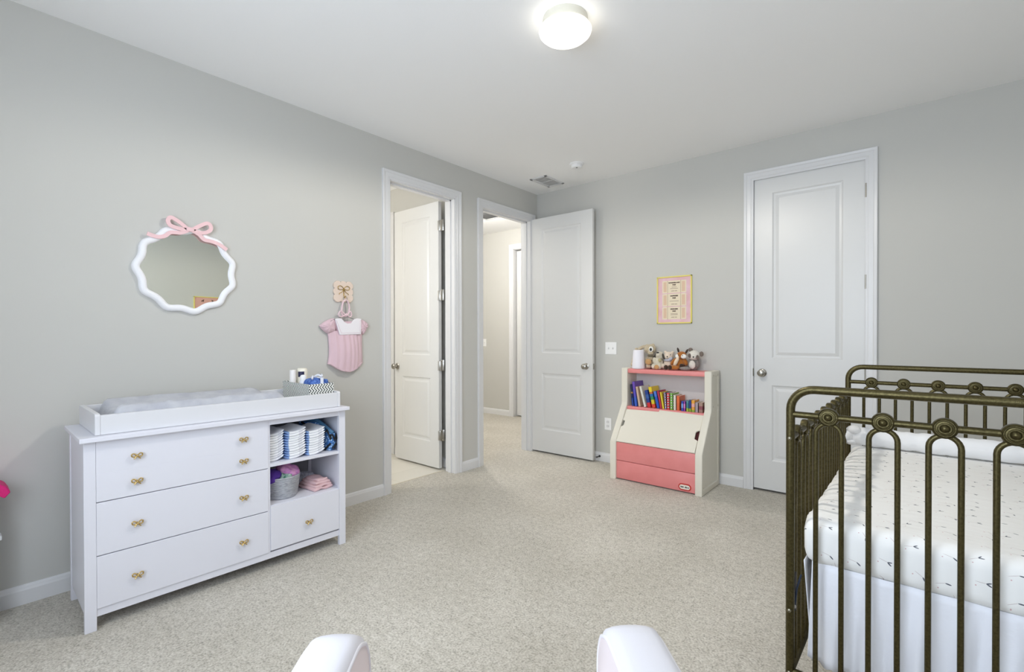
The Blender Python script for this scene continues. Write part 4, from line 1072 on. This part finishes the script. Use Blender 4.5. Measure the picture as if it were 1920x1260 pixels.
def sprig_mat():
    m = bpy.data.materials.new('sprig print sheet'); m.use_nodes = True; nt = m.node_tree; b = nt.nodes['Principled BSDF']; b.inputs['Roughness'].default_value = .9
    tc = nt.nodes.new('ShaderNodeTexCoord'); sp = nt.nodes.new('ShaderNodeSeparateXYZ'); nt.links.new(tc.outputs['Object'], sp.inputs[0])
    cb = nt.nodes.new('ShaderNodeCombineXYZ'); nt.links.new(sp.outputs[0], cb.inputs[0]); nt.links.new(MATH(nt, 'ADD', sp.outputs[1], sp.outputs[2]), cb.inputs[1])
    SC = 15.
    v = nt.nodes.new('ShaderNodeTexVoronoi'); v.voronoi_dimensions = '2D'; v.inputs['Scale'].default_value = SC; v.inputs['Randomness'].default_value = .75; nt.links.new(cb.outputs[0], v.inputs['Vector'])
    sub = nt.nodes.new('ShaderNodeVectorMath'); sub.operation = 'SUBTRACT'; nt.links.new(cb.outputs[0], sub.inputs[0]); nt.links.new(v.outputs['Position'], sub.inputs[1])
    sc = nt.nodes.new('ShaderNodeSeparateColor'); nt.links.new(v.outputs['Color'], sc.inputs[0])
    def leafmask(ang0, off, ln, wd):
        rt = nt.nodes.new('ShaderNodeVectorRotate'); rt.rotation_type = 'Z_AXIS'; nt.links.new(sub.outputs[0], rt.inputs['Vector'])
        nt.links.new(MATH(nt, 'ADD', MATH(nt, 'MULTIPLY', MATH(nt, 'SUBTRACT', sc.outputs[0], .5), 2.2), ang0), rt.inputs['Angle'])
        s2 = nt.nodes.new('ShaderNodeSeparateXYZ'); nt.links.new(rt.outputs[0], s2.inputs[0])
        a = MATH(nt, 'DIVIDE', MATH(nt, 'SUBTRACT', s2.outputs[0], off), ln); c = MATH(nt, 'DIVIDE', s2.outputs[1], wd)
        return MATH(nt, 'LESS_THAN', MATH(nt, 'ADD', MATH(nt, 'MULTIPLY', a, a), MATH(nt, 'MULTIPLY', c, c)), 1.)
    l1 = leafmask(.55, .006, .0062, .0017); l2 = MATH(nt, 'MULTIPLY', leafmask(-.35, .005, .0055, .0016), MATH(nt, 'GREATER_THAN', sc.outputs[1], .45)); stem = leafmask(3.2, .009, .012, .0006)
    berry = leafmask(2.7, .021, .0016, .0016)
    leaves = MATH(nt, 'MAXIMUM', l1, l2)
    m1 = nt.nodes.new('ShaderNodeMixRGB'); m1.inputs[1].default_value = lin('#ECEBE8'); m1.inputs[2].default_value = lin('#B9A9A6'); nt.links.new(MATH(nt, 'MULTIPLY', stem, .8), m1.inputs[0])
    m3 = nt.nodes.new('ShaderNodeMixRGB'); m3.inputs[2].default_value = lin('#C79A9C'); nt.links.new(m1.outputs[0], m3.inputs[1]); nt.links.new(MATH(nt, 'MULTIPLY', berry, .8), m3.inputs[0])
    m2 = nt.nodes.new('ShaderNodeMixRGB'); m2.inputs[2].default_value = lin('#5B5E66'); nt.links.new(m3.outputs[0], m2.inputs[1]); nt.links.new(leaves, m2.inputs[0])
    nt.links.new(m2.outputs[0], b.inputs['Base Color'])
    # muslin wrinkles
    mp = nt.nodes.new('ShaderNodeMapping'); mp.inputs['Scale'].default_value = (9, 34, 9); nt.links.new(tc.outputs['Object'], mp.inputs[0])
    n = nt.nodes.new('ShaderNodeTexNoise'); n.inputs['Scale'].default_value = 1; n.inputs['Detail'].default_value = 3; nt.links.new(mp.outputs[0], n.inputs['Vector'])
    bp = nt.nodes.new('ShaderNodeBump'); bp.inputs['Strength'].default_value = .25; bp.inputs['Distance'].default_value = .01; nt.links.new(n.outputs['Fac'], bp.inputs['Height']); nt.links.new(bp.outputs['Normal'], b.inputs['Normal'])
    return m
t = thing('crib_mattress', 'crib mattress under a white fitted sheet with small leaf sprigs', 'mattress', CO + Vector((0, 0, .528)), CR)
bm = NB(); bx(bm, .026, CW-.026, .022, CLn-.022, .004, .150, .042, 5)
bmesh.ops.subdivide_edges(bm, edges=[e for e in bm.edges if e.calc_length() > .08], cuts=24, use_grid_fill=True)
for v in bm.verts:
    x, y, z = v.co
    edge = max(0, 1 - (x-.026)/.22)
    if z > .06:
        v.co.z += edge**1.5 * .005*math.sin(y*62 + 4*noise.noise((x*6, y*3, 0))) * (1 if z > .1 else .5) + .004*noise.noise((x*5, y*5, 1))
    if x < .07: v.co.x -= .004*max(0, math.sin(y*62))
    if y < .07 and z < .12: v.co.y += .003*noise.noise((x*12, z*20, 4))
obj('fitted_sheet', bm, sprig_mat(), t, True, 70)
bm = NB(); bx(bm, .05, CW-.05, .05, CLn-.05, .0, .01); obj('mattress_underside', bm, HOLE, t)
# rolled white blanket at the far end
t = thing('rolled_blanket', 'white rolled blanket lying across the far end of the crib', 'blanket', CO + Vector((.022, 1.265, .678)), CR)
bm = NB(); NX, NA = 60, 20; R = []
for i in range(NX+1):
    s = i/NX; x = .01 + s*(CW-.05); rr = .046 + .005*noise.noise((s*7, 0, 2)) + .004*noise.noise((s*21, 3, 2))
    e = min(1, min(s, 1-s)*18+.25)**.5
    row = []
    for k in range(NA):
        a = 2*PI*k/NA; q = rr*e*(1 + .06*noise.noise((s*15, math.cos(a)*2, math.sin(a)*2)))
        row.append(bm.verts.new((x, math.cos(a)*q*.9, .046 + math.sin(a)*q*(1 if math.sin(a) > 0 else .9))))
    R.append(row)
for A, B in zip(R, R[1:]):
    for k in range(NA): bm.faces.new((A[k], A[(k+1) % NA], B[(k+1) % NA], B[k]))
bm.faces.new(R[0][::-1]); bm.faces.new(R[-1])
for c, r in (((.012, -.01, .05), (.026, .040, .036)), ((.035, -.02, .080), (.030, .030, .022)), ((.022, .0, .022), (.030, .045, .020))): ell(bm, c, r, sub=3)
obj('blanket_roll', bm, mat('white minky', '#EDEDEE', .9, bump=(60, .3, .004), sheen=.3), t, True)
# crib skirt
t = thing('crib_skirt', 'white scalloped crib skirt hanging under the crib mattress', 'crib skirt', CO, CR)
SKIRT = mat('white cotton skirt', '#EBECF2', .85, bump=(24, .25, .012), sheen=.2)
def cloth_panel(P, N1, N2, th=.0025):
    bm = NB(); G = [[bm.verts.new(P(i/N1, j/N2)) for j in range(N2+1)] for i in range(N1+1)]
    for i in range(N1):
        for j in range(N2): bm.faces.new((G[i][j], G[i+1][j], G[i+1][j+1], G[i][j+1]))
    bmesh.ops.recalc_face_normals(bm, faces=bm.faces[:]); bmesh.ops.solidify(bm, geom=bm.faces[:], thickness=th); return bm
def pfront(s, q):
    x = .050 + s*(CW-.10) - .012*q*(1-s); z = .545 - q*(.298 + .010*abs(math.sin(s*60)))
    y = .033 + q**.6*(.013*math.sin(s*31+2.2*math.sin(s*11)) - .003 + .004*math.sin(s*83+q*2)) + .004*noise.noise((s*8, q*3, 5)) + (.010*(1-min(1, s*8)))
    return (x, y, z)
obj('front_panel', cloth_panel(pfront, 150, 14), SKIRT, t, True)
def pside(s, q):
    y = .022 + s*(CLn-.05); top = .545; zb = .250 + .010*abs(math.sin(s*110))
    if s < .20:
        y += q*.06*(1-s/.20); zb = .215 + .010*abs(math.sin(s*110)) + .5*max(0, s-.06)
    x = .034 + .012*math.sin(s*40)*q + .012*q*(1-min(1, s*6))
    return (x, y, top + (zb-top)*q)
obj('side_panel', cloth_panel(pside, 200, 12), SKIRT, t, True)
def pside2(s, q): return (CW-.024 + .010*math.sin(s*40)*q, .04 + s*(CLn-.08), .545 - .292*q)
obj('side_panel', cloth_panel(pside2, 120, 8), SKIRT, t, True)
bm = NB(); tube(bm, [(.026, .018, .50), (.016, .012, .46), (.010, .010, .405)], .0028, 8); obj('tie', bm, mat('navy tie', '#1F2A3C', .7), t)
bm = NB(); ell(bm, (.010, .008, .402), (.005, .005, .006), sub=2); obj('tie_end', bm, NICK, t, True)

# ------------------------------------------------------------------ glider chair, seen from behind its seat
FX = Vector((2.457, -3.424, 0)); CHR = math.radians(42.9)
ch = thing('armchair', 'white and blush upholstered armchair in the foreground, only its arms showing', 'armchair', FX, CHR)
WF = mat('white upholstery', '#D3D2D8', .75, bump=(500, .15, .001)); BF = mat('blush upholstery', '#DBD1D1', .8, bump=(500, .15, .001)); PIP = mat('white piping', '#DEDDE2', .6)
# local: x right, y forward
ap = [(-.62, .12), (.035, .12), (.038, .34), (.034, .48)] + [(-.070+.104*math.cos(a), .508+.112*math.sin(a)) for a in [PI/2*i/8 for i in range(0, 9)]] + [(-.30, .622), (-.58, .630), (-.62, .622)]
def arm_bm(x0, x1):
    bm = NB(); xm, hw = (x0+x1)/2, (x1-x0)/2; secs = []
    for u_ in (-1, -.97, -.86, -.6, -.3, 0, .3, .6, .86, .97, 1):
        cr = .004 + .010*(1-abs(u_)**3) + .010*(min(1, (1-abs(u_))*8) - 1)
        row = []
        for i, (y, z) in enumerate(ap):
            k = 0 if i < 2 or i == len(ap)-1 else 1
            fy = .6 if y > .02 else .25
            row.append(bm.verts.new((xm+u_*hw, y + (cr*fy if (y > -.05 and k) else 0), z + (cr if (z > .5 and k) else 0))))
        secs.append(row)
    n = len(ap)
    for A, B in zip(secs, secs[1:]):
        for q in range(n): bm.faces.new((A[q], A[(q+1) % n], B[(q+1) % n], B[q]))
    bm.faces.new(secs[0]); bm.faces.new(secs[-1])
    bmesh.ops.triangulate(bm, faces=[f for f in bm.faces if len(f.verts) > 4])
    return bm
for s in (-1, 1):
    xi, xo = s*(.245 if s < 0 else .238), s*.345
    x0, x1 = min(xi, xo), max(xi, xo)
    bm = arm_bm(x0, x1)
    bmesh.ops.recalc_face_normals(bm, faces=bm.faces[:])
    for f in bm.faces:
        if f.normal.x * s < -.95: f.material_index = 1
    a_ = obj('arm', bm, [WF, BF], ch, True, 50)
    for x in (x0+.002, x1-.002):
        bm = NB(); tube(bm, [(x, p[0]-.001, p[1]-.006) if p[1] > .6 else (x, p[0]-.003, p[1]) for p in ap[1:-1]], .0042, 8); obj('piping', bm, PIP, a_, True)
    a_.location.z = .011
bm = NB(); bx(bm, -.248, .248, -.50, .105, .300, .462, .035, 4); obj('seat_cushion', bm, BF, ch, True, 50)
bm = NB(); bx(bm, -.25, .25, -.58, .085, .12, .300, .01); obj('seat_base', bm, WF, ch)
bm = NB(); prism(bm, [(-.50, .30), (-.60, .30), (-.735, .90), (-.70, .945), (-.645, .93)], 'x', -.250, .250, .02, 3); obj('backrest', bm, WF, ch, True, 50)
bm = NB(); lathe(bm, [(0, .012), (.25, .012), (.26, .02), (.26, .035), (.25, .045), (.05, .06), (.05, .12), (0, .12)], 40, Matrix.Translation((0, -.27, 0))); obj('swivel_base', bm, mat('chair base wood', '#A8937B', .5), ch, True, 40)
bm = NB(); lathe(bm, [(0, 0), (.24, 0), (.24, .014), (0, .014)], 40, Matrix.Translation((0, -.27, 0))); obj('base_pad', bm, HOLE, ch)

# ------------------------------------------------------------------ hot pink thing at the left frame edge: a small toy house by the wall
t = thing('toy_house', 'white toy with a hot pink pointed top poking in at the left frame edge', 'toy', (.11, -4.122, 0))
bm = NB(); prism(bm, [(-.12, 0), (.12, 0), (.12, .56), (0, .66), (-.12, .56)], 'x', -.05, .05, .005, 1); obj('house_body', bm, mat('toy white', '#E4E6E6', .5), t)
HP = mat('hot pink', '#DE1677', .6, bump=(180, .4, .003))
bm = NB(); prism(bm, [(-.155, .560), (-.145, .535), (0, .655), (.145, .537), (.163, .560), (.150, .585), (0, .705), (-.150, .585)], 'x', -.062, .062, .003, 1); obj('roof', bm, HP, t)
bm = NB(); bx(bm, -.03, .03, .115, .138, .352, .372, .004); obj('ledge', bm, mat('toy white', '#E4E6E6', .5), t)

# ------------------------------------------------------------------ lights
w = bpy.data.worlds.new('World'); S.world = w; w.use_nodes = True
bg = w.node_tree.nodes['Background']; bg.inputs[0].default_value = (.77, .87, 1.0, 1); bg.inputs[1].default_value = 9.0
la = bpy.data.lights.new('window_portal', 'AREA'); la.shape = 'RECTANGLE'; la.size = WX[1]-WX[0]; la.size_y = WZ[1]-WZ[0]; la.cycles.is_portal = True
o = bpy.data.objects.new('window_portal', la); link(o); o.location = ((WX[0]+WX[1])/2, YB-.11, (WZ[0]+WZ[1])/2); o.rotation_euler = (PI/2, 0, 0)
def pt(name, loc, e, r, col):
    l = bpy.data.lights.new(name, 'POINT'); l.energy = e; l.shadow_soft_size = r; l.color = col
    q = bpy.data.objects.new(name, l); link(q); q.location = loc
sl_ = bpy.data.lights.new('ceiling_lamp', 'SPOT'); sl_.energy = 70; sl_.spot_size = math.radians(178); sl_.spot_blend = .25; sl_.shadow_soft_size = .07; sl_.color = (1, .95, .86)
q = bpy.data.objects.new('ceiling_lamp', sl_); link(q); q.location = (1.842, -2.212, H-.125)
pt('hall_lamp', (-1.15, -.1, 2.6), 74, .12, (1, .97, .93)); pt('bathroom_lamp', (-1.0, -2.95, 1.9), 42, .25, (1, .97, .92))

# ------------------------------------------------------------------ camera
f, cyp, yaw, pit, roll = 899.209, 635.82, .700157, -.00723, -.00177
fw = Vector((-math.sin(yaw)*math.cos(pit), math.cos(yaw)*math.cos(pit), math.sin(pit))); r = Vector((math.cos(yaw), math.sin(yaw), 0)); u = r.cross(fw)
r2 = r*math.cos(roll) + u*math.sin(roll); u2 = -r*math.sin(roll) + u*math.cos(roll)
cam = bpy.data.cameras.new('camera'); cam.sensor_fit = 'HORIZONTAL'; cam.sensor_width = 36; cam.lens = 36*f/1920; cam.shift_y = (cyp-630)/1920; cam.clip_start = .02
co = bpy.data.objects.new('camera', cam); link(co)
M = Matrix.Identity(4)
for i in range(3): M[i][0], M[i][1], M[i][2] = r2[i], u2[i], -fw[i]
M.translation = Vector((3.13182, -4.14196, 1.22559)); co.matrix_world = M
S.camera = co
S.view_settings.view_transform = 'Standard'; S.view_settings.look = 'None'; S.view_settings.gamma = 1; S.view_settings.exposure = .16; S.view_settings.use_curve_mapping = False
S.cycles.use_denoising = True
S.cycles.max_bounces = 10; S.cycles.diffuse_bounces = 7; S.cycles.sample_clamp_indirect = 6
